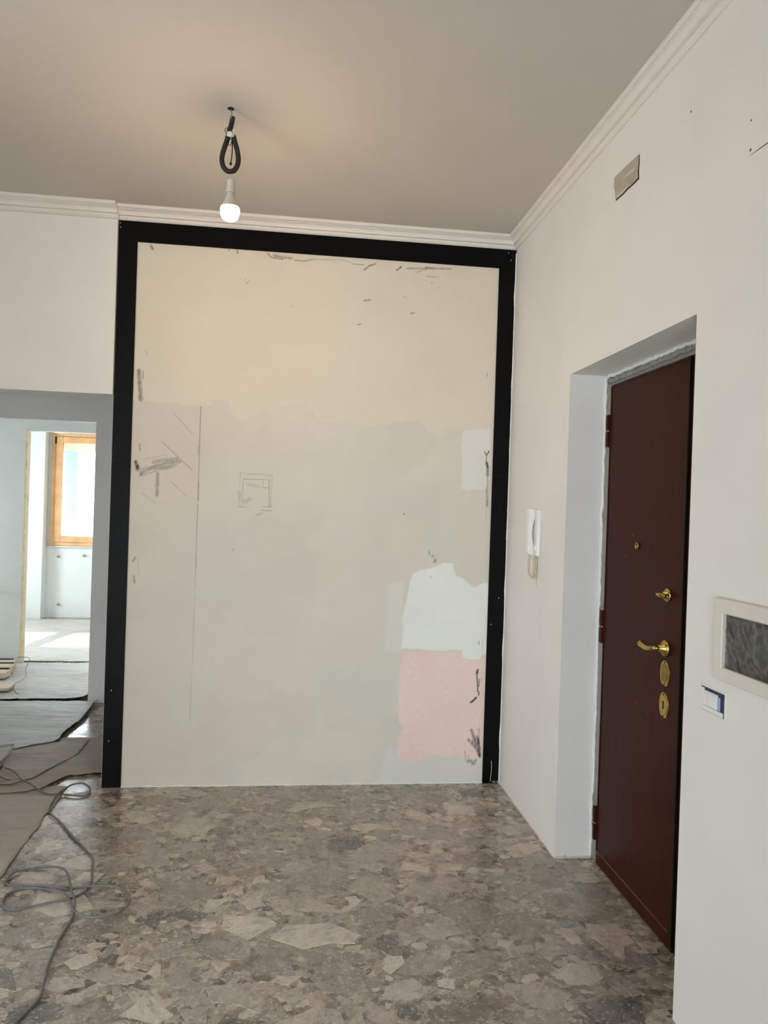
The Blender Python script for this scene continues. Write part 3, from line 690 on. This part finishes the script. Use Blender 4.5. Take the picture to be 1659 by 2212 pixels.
# ------------------------------------------------------------------ entrance door in its recess
LX = 1.3641; LY1, LY0, LZ1 = 3.127, 2.466, 2.105
fz = empty('door_frame', (LX, YO1, 0)); tag(fz, 'bare grey steel door frame patched with mortar around the brown door', 'door frame')
FZ = Matrix.Translation(-Vector(fz.location))
def dpart(name, bm, mat, parent, inv, smooth=False):
    o = obj(name, bm, mat, parent, smooth)
    if parent is None or parent.parent is None: o.matrix_parent_inverse = inv
    return o
dpart('jamb', nb((LX+0.004, 1.47, LY1+0.003, YO1, 0.001, HO), bev=0.001), STEEL, fz, FZ)
dpart('head', nb((LX+0.004, 1.47, YO2, LY1+0.003, LZ1+0.004, HO), bev=0.001), STEEL, fz, FZ)
dpart('lock_post', nb((LX+0.012, 1.47, 2.452, LY0-0.003, 0.001, LZ1+0.003), bev=0.001), GAP, fz, FZ)
dpart('post_edge', nb((LX+0.002, LX+0.02, 2.436, 2.452, 0.001, LZ1+0.003), bev=0.001), BLACK, fz, FZ)
dpart('side_panel', nb((LX+0.008, 1.47, YO2, 2.436, 0.001, LZ1+0.003), bev=0.001), MAHOG, fz, FZ)
# lumpy mortar bead between steel and plaster
def bead(pts, rad, name, mat, seed):
    bm = bmesh.new(); P = []
    for a, b in zip(pts, pts[1:]):
        n = max(2, int((Vector(b)-Vector(a)).length/0.012))
        for k in range(n): P.append(Vector(a).lerp(Vector(b), k/n))
    P.append(Vector(pts[-1]))
    P = [p+Vector((mnoise.noise(p*30+Vector((seed, 0, 0))), mnoise.noise(p*34+Vector((0, seed, 0))), mnoise.noise(p*34+Vector((0, 0, seed)))))*0.006 for p in P]
    tube(bm, P, rad, 7, True, lambda t: rad*(0.7+0.9*abs(mnoise.noise(Vector((t*60, seed, 2))))))
    return dpart(name, bm, mat, fz, FZ, True)
bead([(LX+0.002, YO1-0.003, 0.02), (LX+0.002, YO1-0.003, HO-0.004)], 0.007, 'plaster_bead', WALLK, 1.3)
bead([(LX+0.002, YO1-0.006, HO-0.006), (LX+0.002, YO2+0.05, HO-0.006)], 0.010, 'plaster_bead', WALLK, 4.7)
bead([(LX+0.003, YO1-0.03, HO-0.03), (LX+0.003, YO2+0.10, HO-0.022)], 0.013, 'mortar_bead', MORTAR, 8.1)
bead([(LX+0.004, YO1-0.010, 0.012), (LX+0.004, YO1-0.012, 0.30)], 0.006, 'mortar_bead', MORTAR, 9.1)
# hinges
for z0, z1 in ((1.837, 1.98), (0.974, 1.118), (0.104, 0.251)):
    zm = (z0+z1)/2
    h = dpart('hinge', nb((LX-0.012, LX+0.010, 3.129, 3.150, z0, zm-0.003), (LX-0.012, LX+0.010, 3.129, 3.150, zm+0.003, z1), bev=0.003), MAHOG, fz, FZ)
    bm = bmesh.new(); lathe(bm, [(0, -0.003), (0.008, -0.003), (0.008, 0.003), (0, 0.003)], (LX-0.001, 3.1395, zm), (0, 0, 1), 12)
    dpart('washer', bm, BRASS, h, FZ)

dr = empty('door_1', (LX, (LY0+LY1)/2, 0)); struct(dr, 'dark mahogany armoured entrance door with brass fittings')
DI = Matrix.Translation(-Vector(dr.location))
dpart('leaf', nb((LX, LX+0.05, LY0, LY1, 0.061, LZ1), bev=0.0015), MAHOG, dr, DI)
dpart('bottom_rail', nb((LX-0.001, LX+0.05, LY0, LY1, 0.006, 0.0595), bev=0.0012), MAHOG, dr, DI)
dpart('rail_line', nb((LX-0.0006, LX+0.02, LY0+0.03, LY1-0.004, 0.0592, 0.0612)), BROWNP, dr, DI)
dpart('edge_strip', nb((LX-0.003, LX+0.004, LY0, LY0+0.010, 0.02, LZ1), bev=0.001), GAP, dr, DI)
dpart('edge_strip', nb((LX-0.003, LX+0.004, LY1-0.007, LY1, 0.061, LZ1), bev=0.001), MAHOG, dr, DI)
dpart('edge_strip', nb((LX-0.003, LX+0.004, LY0+0.010, LY1-0.007, LZ1-0.008, LZ1), bev=0.001), MAHOG, dr, DI)
# peephole
def lat(name, prof, org, mat, parent=dr, n=24, inv=None):
    bm = bmesh.new(); lathe(bm, prof, org, (-1, 0, 0), n); return dpart(name, bm, mat, parent, DI, True)
pe = lat('peephole', [(0, 0), (0.015, 0), (0.015, 0.006), (0.012, 0.009), (0.008, 0.009), (0.007, 0.005), (0, 0.005)], (LX, 2.825, 1.419), BRASSD)
# thumb turn
ty, tz = 2.572, 1.252
lt = lat('lock_rosette', [(0, 0), (0.026, 0), (0.026, 0.004), (0.022, 0.008), (0.014, 0.009), (0.012, 0.020), (0, 0.020)], (LX, ty, tz), BRASS)
bm = bmesh.new()
tube(bm, catmull([(LX-0.026, ty-0.030, tz-0.001), (LX-0.028, ty-0.015, tz), (LX-0.030, ty, tz), (LX-0.029, ty+0.02, tz), (LX-0.027, ty+0.036, tz+0.002)], 5), 0.006, 10, True, lambda t: 0.0045+0.006*(1-abs(2*t-0.9)))
dpart('thumb_turn', bm, BRASS, lt, DI, True)
# lever handle
hy, hz = 2.572, 1.057
ro = lat('handle_rosette', [(0, 0), (0.031, 0), (0.031, 0.005), (0.027, 0.011), (0.014, 0.012), (0.012, 0.030), (0, 0.032)], (LX, hy, hz), BRASS)
bm = bmesh.new()
tube(bm, catmull([(LX-0.010, hy, hz), (LX-0.030, hy, hz), (LX-0.043, hy+0.006, hz), (LX-0.048, hy+0.022, hz-0.004), (LX-0.049, hy+0.045, hz-0.008), (LX-0.049, hy+0.070, hz-0.007), (LX-0.049, hy+0.092, hz-0.003), (LX-0.049, hy+0.110, hz+0.001)], 6), 0.009, 14, True,
     lambda t: 0.0085+0.0050*max(0, (t-0.45)/0.55) if t < 0.94 else 0.013*math.sqrt(max(0.06, (1-t)/0.06)))
dpart('lever', bm, BRASS, ro, DI, True)
# oval escutcheons
for cz, hasslot in ((0.965, 0), (0.849, 1)):
    poly = []
    for k in range(32):
        a = 2*math.pi*k/32; poly.append((math.copysign(abs(math.cos(a))**0.72, math.cos(a))*0.034, math.copysign(abs(math.sin(a))**0.9, math.sin(a))*0.046))
    bm = bmesh.new(); prism(bm, poly, lambda u, v, d: (LX-d, 2.573-u, cz+v), 0, 0.0035)
    bmesh.ops.bevel(bm, geom=[e for e in bm.edges if all(abs(v.co.x-(LX-0.0035)) < 1e-6 for v in e.verts)], offset=0.0025, segments=2, affect='EDGES')
    es = dpart('escutcheon', bm, BRASS, dr, DI)
    bm = bmesh.new(); prism(bm, [(u*0.70, v*0.76) for u, v in poly], lambda u, v, d: (LX-d, 2.573-u, cz+v), 0.003, 0.0046)
    dpart('key_cover', bm, BRASS if hasslot else BRASSD, es, DI)
    bm = bmesh.new()
    if hasslot: box(bm, LX-0.0052, LX-0.003, 2.569, 2.577, cz-0.014, cz+0.016)
    for s in (-1, 1): lathe(bm, [(0, 0.003), (0.003, 0.003), (0.003, 0.0055), (0, 0.0055)], (LX, 2.573, cz+s*0.040), (-1, 0, 0), 8)
    dpart('screws', bm, GAP, es, DI)
# paint flecks on the leaf
for y, z in ((2.93, 1.372), (2.80, 0.997), (2.80, 0.80), (2.70, 0.78), (2.87, 1.46)):
    dpart('paint_fleck', nb((LX-0.0006, LX+0.001, y-0.0015, y+0.0015, z-0.003, z+0.003)), BROWNP, dr, DI)

# ------------------------------------------------------------------ intercom
ic = empty('intercom_handset', (W, 3.555, 1.33)); tag(ic, 'white wall intercom phone with looped cream cord between black frame and door', 'intercom')
II = Matrix.Translation(-Vector(ic.location))
b0 = nb((W-0.020, W, 3.512, 3.592, 1.325, 1.553), bev=0.005, seg=2); dpart('base', b0, IVORY, ic, II)
prof = [(0.018, 1.553), (0.044, 1.556), (0.052, 1.545), (0.053, 1.46), (0.052, 1.42), (0.053, 1.36), (0.050, 1.338), (0.030, 1.326), (0.018, 1.334), (0.018, 1.372), (0.024, 1.385), (0.031, 1.41), (0.034, 1.44), (0.031, 1.475), (0.022, 1.505), (0.018, 1.512)]
bm = bmesh.new(); prism(bm, prof, lambda u, v, d: (W-u, d, v), 3.548, 3.594)
bmesh.ops.bevel(bm, geom=[e for e in bm.edges if abs(e.verts[0].co.y-e.verts[1].co.y) < 1e-6], offset=0.004, segments=2, affect='EDGES')
dpart('handset', bm, IVORY, ic, II)
dpart('hook_rest', nb((W-0.028, W-0.018, 3.520, 3.545, 1.352, 1.374), bev=0.003, seg=2), WHITEP, ic, II)
bm = bmesh.new(); lathe(bm, [(0, 0), (0.006, 0), (0.005, 0.004), (0, 0.004)], (W-0.0195, 3.527, 1.342), (-1, 0, 0), 14); dpart('button', bm, WHITEP, ic, II, True)
path = catmull([(W-0.030, 3.575, 1.335), (W-0.031, 3.592, 1.305), (W-0.030, 3.598, 1.27), (W-0.028, 3.592, 1.235), (W-0.024, 3.575, 1.218), (W-0.020, 3.555, 1.219), (W-0.016, 3.540, 1.240), (W-0.014, 3.537, 1.27), (W-0.013, 3.545, 1.298), (W-0.012, 3.552, 1.330)], 8)
coil = []
tot = len(path)*5
for k in range(tot):
    u = k/5; i = min(int(u), len(path)-2); p = path[i].lerp(path[i+1], u-i); t = (path[i+1]-path[i]).normalized(); a = t.orthogonal().normalized(); b = t.cross(a)
    an = u*3.4; rr = 0.0052
    coil.append(p+a*rr*math.cos(an)+b*rr*math.sin(an))
bm = bmesh.new(); tube(bm, coil, 0.0020, 6); dpart('coiled_cord', bm, CREAM, ic, II, True)
bm = bmesh.new(); tube(bm, [tuple(p) for p in catmull([(W-0.0014, 3.556, 1.326), (W-0.0014, 3.548, 1.25), (W-0.0012, 3.552, 1.20), (W-0.0012, 3.557, 1.178)], 5)], 0.0012, 6); dpart('wire', bm, CREAM, ic, II, True)

# ------------------------------------------------------------------ junction box lid high on the right wall
jb = empty('junction_box_lid', (W, 2.68, 2.76)); tag(jb, 'grey rectangular junction box lid with crumbled edges high on the white wall', 'box lid')
JI = Matrix.Translation(-Vector(jb.location))
def wallpoly(name, poly, mat, d0, d1, parent, inv):
    bm = bmesh.new(); prism(bm, poly, lambda u, v, d: (W-d, u, v), d0, d1); return dpart(name, bm, mat, parent, inv)
rim = [(2.786, 2.856), (2.70, 2.853), (2.62, 2.849), (2.572, 2.846), (2.569, 2.812), (2.573, 2.792), (2.569, 2.757), (2.62, 2.755), (2.66, 2.757), (2.70, 2.754), (2.765, 2.757), (2.772, 2.79), (2.786, 2.82)]
wallpoly('crumbled_rim', rim, GAP, 0.0, 0.0008, jb, JI)
wallpoly('lid', [(2.783, 2.855), (2.70, 2.853), (2.576, 2.848), (2.575, 2.812), (2.580, 2.792), (2.576, 2.763), (2.63, 2.760), (2.66, 2.763), (2.70, 2.759), (2.762, 2.761), (2.770, 2.79), (2.783, 2.82)], GREYF, 0.0005, 0.003, jb, JI)
wallpoly('plaster_smear', [(2.70, 2.808), (2.66, 2.816), (2.60, 2.812), (2.60, 2.806), (2.66, 2.808)], SILL, 0.003, 0.0034, jb, JI)
wallpoly('plaster_smear', [(2.755, 2.770), (2.66, 2.768), (2.63, 2.764), (2.66, 2.763), (2.755, 2.763)], SILL, 0.003, 0.0036, jb, JI)
# hairline crack and drilled holes
ck = wallpoly('wall_crack', [(1.905, 2.5265), (1.85, 2.5235), (1.60, 2.514), (1.60, 2.5165), (1.85, 2.5265)], CRACK, -0.0005, 0.0004, None, Matrix.Identity(4)); tag(ck, 'thin dark hairline crack high on the right white wall', 'crack')
for i, (y, z, r) in enumerate(((2.218, 2.815, 0.0035), (1.896, 2.622, 0.003), (1.895, 2.541, 0.0042))):
    bm = bmesh.new(); lathe(bm, [(0, -0.0005), (r, -0.0005), (r, 0.0004), (0, 0.0004)], (W, y, z), (-1, 0, 0), 10)
    tag(obj('nail_hole', bm, CRACK), ('tiny nail hole on the right wall near the cornice', 'tiny nail hole on the right wall, upper one above the hairline crack', 'darker nail hole on the right wall just above the hairline crack')[i], 'hole', 'nail holes in the right wall')

# ------------------------------------------------------------------ fuse box covered with film
pb = empty('fuse_box', (W, 1.80, 1.087)); tag(pb, 'ivory framed wall fuse box with its opening covered by dark crumpled film', 'fuse box')
PI_ = Matrix.Translation(-Vector(pb.location))
y0, y1, z0, z1 = 1.640, 1.965, 1.087, 1.318; iy0, iy1, iz0, iz1 = 1.685, 1.922, 1.127, 1.275
bm = bmesh.new()
def loop(y0, y1, z0, z1, x): return [bm.verts.new((x, y, z)) for y, z in ((y0, z0), (y1, z0), (y1, z1), (y0, z1))]
rings = [loop(y0, y1, z0, z1, W), loop(y0+0.003, y1-0.003, z0+0.003, z1-0.003, W-0.016), loop(y0+0.006, y1-0.006, z0+0.006, z1-0.006, W-0.018), loop(iy0-0.003, iy1+0.003, iz0-0.003, iz1+0.003, W-0.018), loop(iy0, iy1, iz0, iz1, W-0.016), loop(iy0, iy1, iz0, iz1, W-0.001)]
for A, B in zip(rings, rings[1:]):
    for i in range(4):
        j = (i+1) % 4; bm.faces.new((A[i], A[j], B[j], B[i]))
bmesh.ops.recalc_face_normals(bm, faces=bm.faces)
dpart('frame', bm, PANELF, pb, PI_)
bm = bmesh.new(); ny, nz_ = 70, 46; G = []
for k in range(nz_+1):
    row = []
    for i in range(ny+1):
        y = iy0-0.001+(iy1-iy0+0.002)*i/ny; z = iz0-0.001+(iz1-iz0+0.002)*k/nz_
        s = (y*0.75+z*0.65)*1.0; t_ = (-y*0.65+z*0.75)
        q = Vector((t_*30+0.8*mnoise.noise(Vector((y*14, z*14, 7))), s*7, 1.0))
        e = min(1, min(i, ny-i)/5, min(k, nz_-k)/5)
        h = 0.008*(1-abs(mnoise.noise(q)))**2+0.0035*(1-abs(mnoise.noise(Vector((t_*70, s*16, 4)))))+0.0015*mnoise.noise(Vector((y*80, z*70, 9)))
        row.append(bm.verts.new((W-0.0022-h*(0.35+0.65*e), y, z)))
    G.append(row)
for k in range(nz_):
    for i in range(ny): bm.faces.new((G[k][i], G[k][i+1], G[k+1][i+1], G[k+1][i]))
bmesh.ops.recalc_face_normals(bm, faces=bm.faces)
dpart('plastic_film', bm, FILM, pb, PI_, True)['label'] = 'dark crumpled plastic film'

# ------------------------------------------------------------------ light switch without its cover plate
sw = empty('light_switch', (W, 1.983, 0.977)); tag(sw, 'white light switch without cover plate below the fuse box', 'switch')
SI = Matrix.Translation(-Vector(sw.location))
def rectring(y0, y1, z0, z1, t, d, mat, name):
    dpart(name, nb((W-d, W, y0, y1, z0, z0+t), (W-d, W, y0, y1, z1-t, z1), (W-d, W, y0, y0+t, z0+t, z1-t), (W-d, W, y1-t, y1, z0+t, z1-t)), mat, sw, SI)
dpart('wall_box', nb((W-0.0010, W, 1.924, 2.042, 0.982, 1.050)), NAVY, sw, SI)
rectring(1.918, 2.048, 0.976, 1.056, 0.006, 0.0022, WALLK, 'plaster_rim')
dpart('mounting_bridge', nb((W-0.0030, W, 1.930, 2.040, 0.983, 0.996), (W-0.0030, W, 2.026, 2.041, 0.996, 1.046), (W-0.0030, W, 1.955, 2.026, 1.036, 1.040), bev=0.0006), WHITEP, sw, SI)
for a, b in ((2.008, 2.026), (1.955, 2.006)):
    dpart('rocker', nb((W-0.0065, W-0.0008, a, b, 0.998, 1.036), bev=0.0015), WHITEP, sw, SI)
dpart('spacer', nb((W-0.0045, W-0.0008, 1.944, 1.953, 0.998, 1.036), bev=0.0008), BLUEP, sw, SI)

# ------------------------------------------------------------------ bare bulb on a looped tube
lx, ly = -0.296, 2.972
lp = empty('hanging_bulb', (lx, ly, H)); tag(lp, 'lit bare bulb hanging from a taped black tube loop on the ceiling', 'lamp')
LI = Matrix.Translation(-Vector(lp.location))
def lpart(name, bm, mat, smooth=True, parent=None):
    o = obj(name, bm, mat, parent or lp, smooth)
    if parent is None: o.matrix_parent_inverse = LI
    return o
bm = bmesh.new(); lathe(bm, [(0, 0.0), (0.012, 0.0), (0.013, 0.0015), (0, 0.0015)], (lx-0.003, ly, H), (0, 0, -1), 14); lpart('ceiling_hole', bm, GAP, False)
bm = bmesh.new(); tube(bm, [(lx-0.001, ly, H-0.001), (lx+0.001, ly, H-0.02), (lx, ly, H-0.035)], 0.0022, 8)
tube(bm, [(lx+0.0, ly+0.01*math.cos(a), H-0.037+0.007*math.sin(a)) for a in [k*0.5 for k in range(12)]], 0.002, 6); lpart('hook', bm, STEEL)
bm = bmesh.new(); tube(bm, catmull([(lx+0.005, ly, 3.047), (lx+0.001, ly, 3.02), (lx-0.008, ly, 2.985), (lx-0.012, ly, 2.966)], 6), 0.0098, 14); lpart('upper_tube', bm, RUBBER)
loopP = catmull([(lx-0.010, ly, 2.972), (lx-0.017, ly, 2.945), (lx-0.027, ly, 2.910), (lx-0.0315, ly, 2.880), (lx-0.026, ly, 2.853), (lx-0.012, ly, 2.837), (lx+0.003, ly, 2.834), (lx+0.018, ly, 2.841), (lx+0.029, ly, 2.861), (lx+0.0315, ly, 2.887), (lx+0.026, ly, 2.92), (lx+0.016, ly, 2.952), (lx+0.010, ly, 2.974)], 7)
bm = bmesh.new(); tube(bm, loopP, 0.0098, 14); lpart('loop_tube', bm, RUBBER)
bm = bmesh.new(); lathe(bm, [(0.0, 0.0), (0.0165, 0.0), (0.0180, 0.006), (0.0178, 0.012), (0.0165, 0.018), (0, 0.018)], (lx-0.001, ly, 2.966), (0, 0, 1), 20)
box(bm, lx+0.008, lx+0.016, ly-0.012, ly+0.006, 2.980, 2.998, 0.002); lpart('tape_wrap', bm, TAPE)
bm = bmesh.new(); tube(bm, catmull([(lx-0.014, ly-0.012, 2.972), (lx-0.022, ly-0.012, 2.985), (lx-0.017, ly-0.012, 2.997), (lx-0.010, ly-0.011, 2.993)], 6), 0.0013, 6)
tube(bm, catmull([(lx-0.010, ly-0.011, 2.955), (lx-0.006, ly-0.012, 2.934), (lx+0.001, ly-0.011, 2.931), (lx+0.003, ly-0.011, 2.945)], 6), 0.0013, 6); lpart('wire_tie', bm, GAP)
bm = bmesh.new(); tube(bm, catmull([(lx+0.004, ly, 2.964), (lx+0.007, ly, 2.93), (lx+0.006, ly, 2.89), (lx+0.004, ly, 2.872)], 6), 0.0022, 8)
lathe(bm, [(0, 0), (0.004, 0.002), (0.005, 0.008), (0.002, 0.014), (0, 0.014)], (lx+0.003, ly, 2.858), (0, 0, 1), 10); lpart('loose_wire', bm, GAP)
bm = bmesh.new()
for s in (-1, 1): tube(bm, [(lx+0.002+s*0.004, ly, 2.836), (lx+0.003+s*0.003, ly, 2.815), (lx+0.005+s*0.003, ly, 2.800)], 0.0016, 6)
lpart('supply_wires', bm, CERAM)
sx = lx+0.006
bm = bmesh.new(); lathe(bm, [(0, 2.803), (0.012, 2.803), (0.0155, 2.800), (0.0165, 2.79), (0.0175, 2.765), (0.019, 2.757), (0.019, 2.751), (0.0165, 2.750), (0, 2.750)], (sx, ly, 0), (0, 0, 1), 24); lpart('socket', bm, CERAM)
bm = bmesh.new(); lathe(bm, [(0.0, 2.751), (0.0145, 2.751), (0.0150, 2.742), (0.019, 2.730), (0.027, 2.712), (0.0325, 2.702), (0.0355, 2.693)], (sx, ly, 0), (0, 0, 1), 28)
bu = lpart('bulb', bm, CERAM)
bm = bmesh.new(); lathe(bm, [(0.0355, 2.693), (0.0368, 2.688), (0.0375, 2.679), (0.0355, 2.664), (0.0295, 2.651), (0.0185, 2.643), (0.008, 2.6405), (0, 2.640)], (sx, ly, 0), (0, 0, 1), 28)
lpart('bulb_dome', bm, GLOW, True, bu)

# ------------------------------------------------------------------ protective paper on the left floor
def sheet(name, label, mat, xl, xr, front, back, z0, curl, nu=90, nv=60, wr=0.004, seed=0.0, group='floor paper sheets', rag=0.012):
    """xr(v): right edge x; front/back: polylines giving y for x; curl(u, v): lift of the edges"""
    fx = [p[0] for p in front]; fy = [p[1] for p in front]; bx = [p[0] for p in back]; by = [p[1] for p in back]
    bm = bmesh.new(); G = []
    for k in range(nv+1):
        v = k/nv; row = []
        for i in range(nu+1):
            u = i/nu; x = xl+(xr(v)-xl)*u
            a = float(np.interp(x, fx, fy))+1.6*rag*mnoise.noise(Vector((x*9, seed, 1)))+1.0*rag*mnoise.noise(Vector((x*37, seed, 2)))
            b = float(np.interp(x, bx, by)); y = a+(b-a)*v
            x2 = x+(rag*0.8*mnoise.noise(Vector((y*9, seed, 5))) if i == nu else 0)
            w = wr*(mnoise.noise(Vector((x*3.2, y*7, seed)))+0.6*(1-2*abs(mnoise.noise(Vector((x*6+y*2, y*14, seed+3)))))+0.5)
            row.append(bm.verts.new((x2, y, z0+max(0.0, w)+curl(u, v, x, y))))
        G.append(row)
    for k in range(nv):
        for i in range(nu): bm.faces.new((G[k][i], G[k][i+1], G[k+1][i+1], G[k+1][i]))
    r = bmesh.ops.extrude_face_region(bm, geom=bm.faces[:])
    for e in r['geom']:
        if isinstance(e, bmesh.types.BMVert): e.co.z += 0.0012
    bmesh.ops.recalc_face_normals(bm, faces=bm.faces)
    o = obj(name, bm, mat, None, True); tag(o, label, 'paper', group)
    return o
def edge(t, w): return max(0.0, 1-t/w)**2
sheet('floor_paper', 'grey paper sheet on the floor in front of the corridor opening', PAPER_A, -2.7, lambda v: -1.10-0.05*v, [(-2.7, 1.9), (-1.0, 1.95)], [(-2.7, 4.22), (-1.0, 4.10)], 0.0015, lambda u, v, x, y: 0.0, 70, 90, 0.003, 1.0)
sheet('floor_paper', 'torn taupe paper sheet lying in the corridor opening beside the black frame', PAPER_B, -2.7, lambda v: -1.0, [(-2.7, 3.95), (-1.36, 4.02), (-1.27, 4.07), (-1.215, 4.21), (-1.20, 4.255), (-1.0, 4.285)], [(-2.7, 4.98), (-1.0, 4.93)], 0.0035, lambda u, v, x, y: 0.006*edge(v, 0.04)*(0.4+0.6*abs(math.sin(x*11))), 110, 50, 0.004, 5.0)
sheet('floor_paper', 'wrinkled taupe paper sheet overlapping another in the corridor', PAPER_B, -2.7, lambda v: -1.36+0.12*min(1, v*2.2), [(-2.7, 4.02), (-1.44, 4.13), (-1.36, 4.22), (-1.24, 4.39)], [(-2.7, 4.86), (-1.2, 4.86)], 0.0075, lambda u, v, x, y: 0.002*edge(v, 0.04), 90, 50, 0.005, 9.0)
sheet('floor_paper', 'whitish wrinkled paper sheet with a curled edge deep in the corridor', PAPER_C, -2.9, lambda v: -1.42-0.01*math.sin(v*9), [(-2.9, 4.60), (-1.70, 4.66), (-1.41, 4.86)], [(-2.9, 5.80), (-1.3, 5.80)], 0.0105, lambda u, v, x, y: 0.014*edge(1-u, 0.03)*(0.5+0.5*abs(math.sin(v*7+0.4))), 100, 60, 0.008, 13.0)
sheet('floor_paper', 'pale paper sheet with a lifted front edge running into the kitchen', PAPER_D, -2.95, lambda v: -1.515, [(-2.95, 5.74), (-1.75, 5.845), (-1.52, 5.86)], [(-2.95, 7.12), (-1.5, 7.12)], 0.0125, lambda u, v, x, y: 0.010*edge(v, 0.02)*(0.3+0.7*max(0, math.sin(u*5-2.2)))+0.035*edge(1-u, 0.08)*edge(v, 0.2), 90, 70, 0.006, 17.0)
sheet('floor_paper', 'pale paper sheet covering the sunlit kitchen floor', PAPER_D, -4.15, lambda v: -0.95, [(-4.15, 7.26), (-0.95, 7.26)], [(-4.15, 9.80), (-0.95, 9.80)], 0.002, lambda u, v, x, y: 0.0, 80, 70, 0.005, 23.0)
# upturned scrap of paper
bm = bmesh.new(); G = []
for k in range(13):
    row = []
    for i in range(17):
        u, v = i/16, k/12; x = -2.0+0.38*u+0.02*v; y = 4.40+0.24*v-0.03*u
        row.append(bm.verts.new((x, y, 0.024+0.05*max(0, u-0.55)**1.2*v+0.030*edge(1-v, 0.3)+0.004*math.sin(u*9+v*4))))
    G.append(row)
for k in range(12):
    for i in range(16): bm.faces.new((G[k][i], G[k][i+1], G[k+1][i+1], G[k+1][i]))
r = bmesh.ops.extrude_face_region(bm, geom=bm.faces[:])
for e in r['geom']:
    if isinstance(e, bmesh.types.BMVert): e.co.z += 0.002
bmesh.ops.recalc_face_normals(bm, faces=bm.faces)
tag(obj('paper_scrap', bm, PAPER_C, None, True), 'upturned scrap of pale paper behind the grey cable', 'paper')
tag(obj('wood_offcut', nb((-1.70, -1.575, 4.325, 4.375, 0.0185, 0.036), bev=0.002), BROWNP), 'small brown wood offcut under the end of the grey cable', 'offcut')

# bundle of pale wooden trims
for i, (x1, y, h) in enumerate(((-2.325, 6.50, 0.050), (-2.300, 6.68, 0.060), (-2.315, 6.86, 0.055))):
    t = empty('wooden_trim', (x1-0.3, y, 0.03)); TI = Matrix.Translation(-Vector(t.location))
    tag(t, ('pale wooden door trim on the hall floor, foremost of three', 'pale wooden door trim on the hall floor, middle of three', 'pale wooden door trim on the hall floor, rearmost of three')[i], 'wood trim', 'wooden trims on the hall floor')
    dpart('board', nb((x1-0.62, x1-0.05*i, y-0.075, y+0.075, 0.033, 0.033+h), bev=0.006), PINE, t, TI)
    dpart('dark_edge', nb((x1-0.62, x1-0.02-0.05*i, y+0.060, y+0.082, 0.033+h-0.002, 0.033+h+0.008), bev=0.003), GAP, t, TI)
tag(obj('flat_board', nb((-2.75, -2.150, 6.02, 6.17, 0.034, 0.056), bev=0.003), PINE), 'flat beige board lying in front of the wooden trims', 'board')

# ------------------------------------------------------------------ cables
def zfloor(x, y):
    if y > 4.0 and x < -1.0:
        s = min(1, (y-4.0)/0.15); return 0.004+0.016*s if x < -1.2 else 0.004+0.012*s
    if x < -1.08: return 0.005
    return 0.0018
N = len(CABLE); pts = []
for i, (x, y) in enumerate(CABLE):
    z = zfloor(x, y)+0.0045
    if 45 <= i <= 62: z += 0.009*min(1, (i-44)/3, (63-i)/3)
    if 62 < i <= 66 or 73 <= i <= 80: z += 0.016*(min(1, (i-72)/3, (81-i)/3) if i >= 73 else 0.4)
    if 14 <= i <= 18: z += 0.009
    pts.append((x, y, z))
bm = bmesh.new(); tube(bm, catmull(pts, 5), 0.0046, 8)
tag(obj('electric_cable', bm, GREYC, None, True), 'long grey electric cable looped on the marble floor', 'cable')
bm = bmesh.new()
tube(bm, catmull([(-1.75, 4.24, 0.022), (-1.60, 4.235, 0.022), (-1.53, 4.21, 0.023), (-1.49, 4.17, 0.024), (-1.46, 4.16, 0.024)], 6), 0.0038, 8)
tag(obj('brown_wire', bm, BROWNP, None, True), 'short brown wire beside the grey cable on torn paper', 'cable')
bm = bmesh.new()
tube(bm, catmull([(-2.42, 6.98, 0.100), (-2.30, 6.92, 0.103), (-2.27, 6.75, 0.050), (-2.20, 6.55, 0.036), (-2.17, 6.35, 0.036), (-2.15, 6.15, 0.060), (-2.09, 5.99, 0.040), (-2.03, 5.90, 0.044)], 6), 0.003, 8)
tag(obj('thin_wire', bm, GREYC, None, True), 'thin dark wire trailing over the wooden trims in the hall', 'cable')
bm = bmesh.new()
tube(bm, catmull([(-2.66, 7.148, 0.67), (-2.655, 7.11, 0.672), (-2.645, 7.075, 0.685), (-2.63, 7.06, 0.70)], 6), 0.007, 8)
tag(obj('wall_conduit_end', bm, GAP, None, True), 'black conduit end poking from the hall wall beside the kitchen doorway', 'conduit')
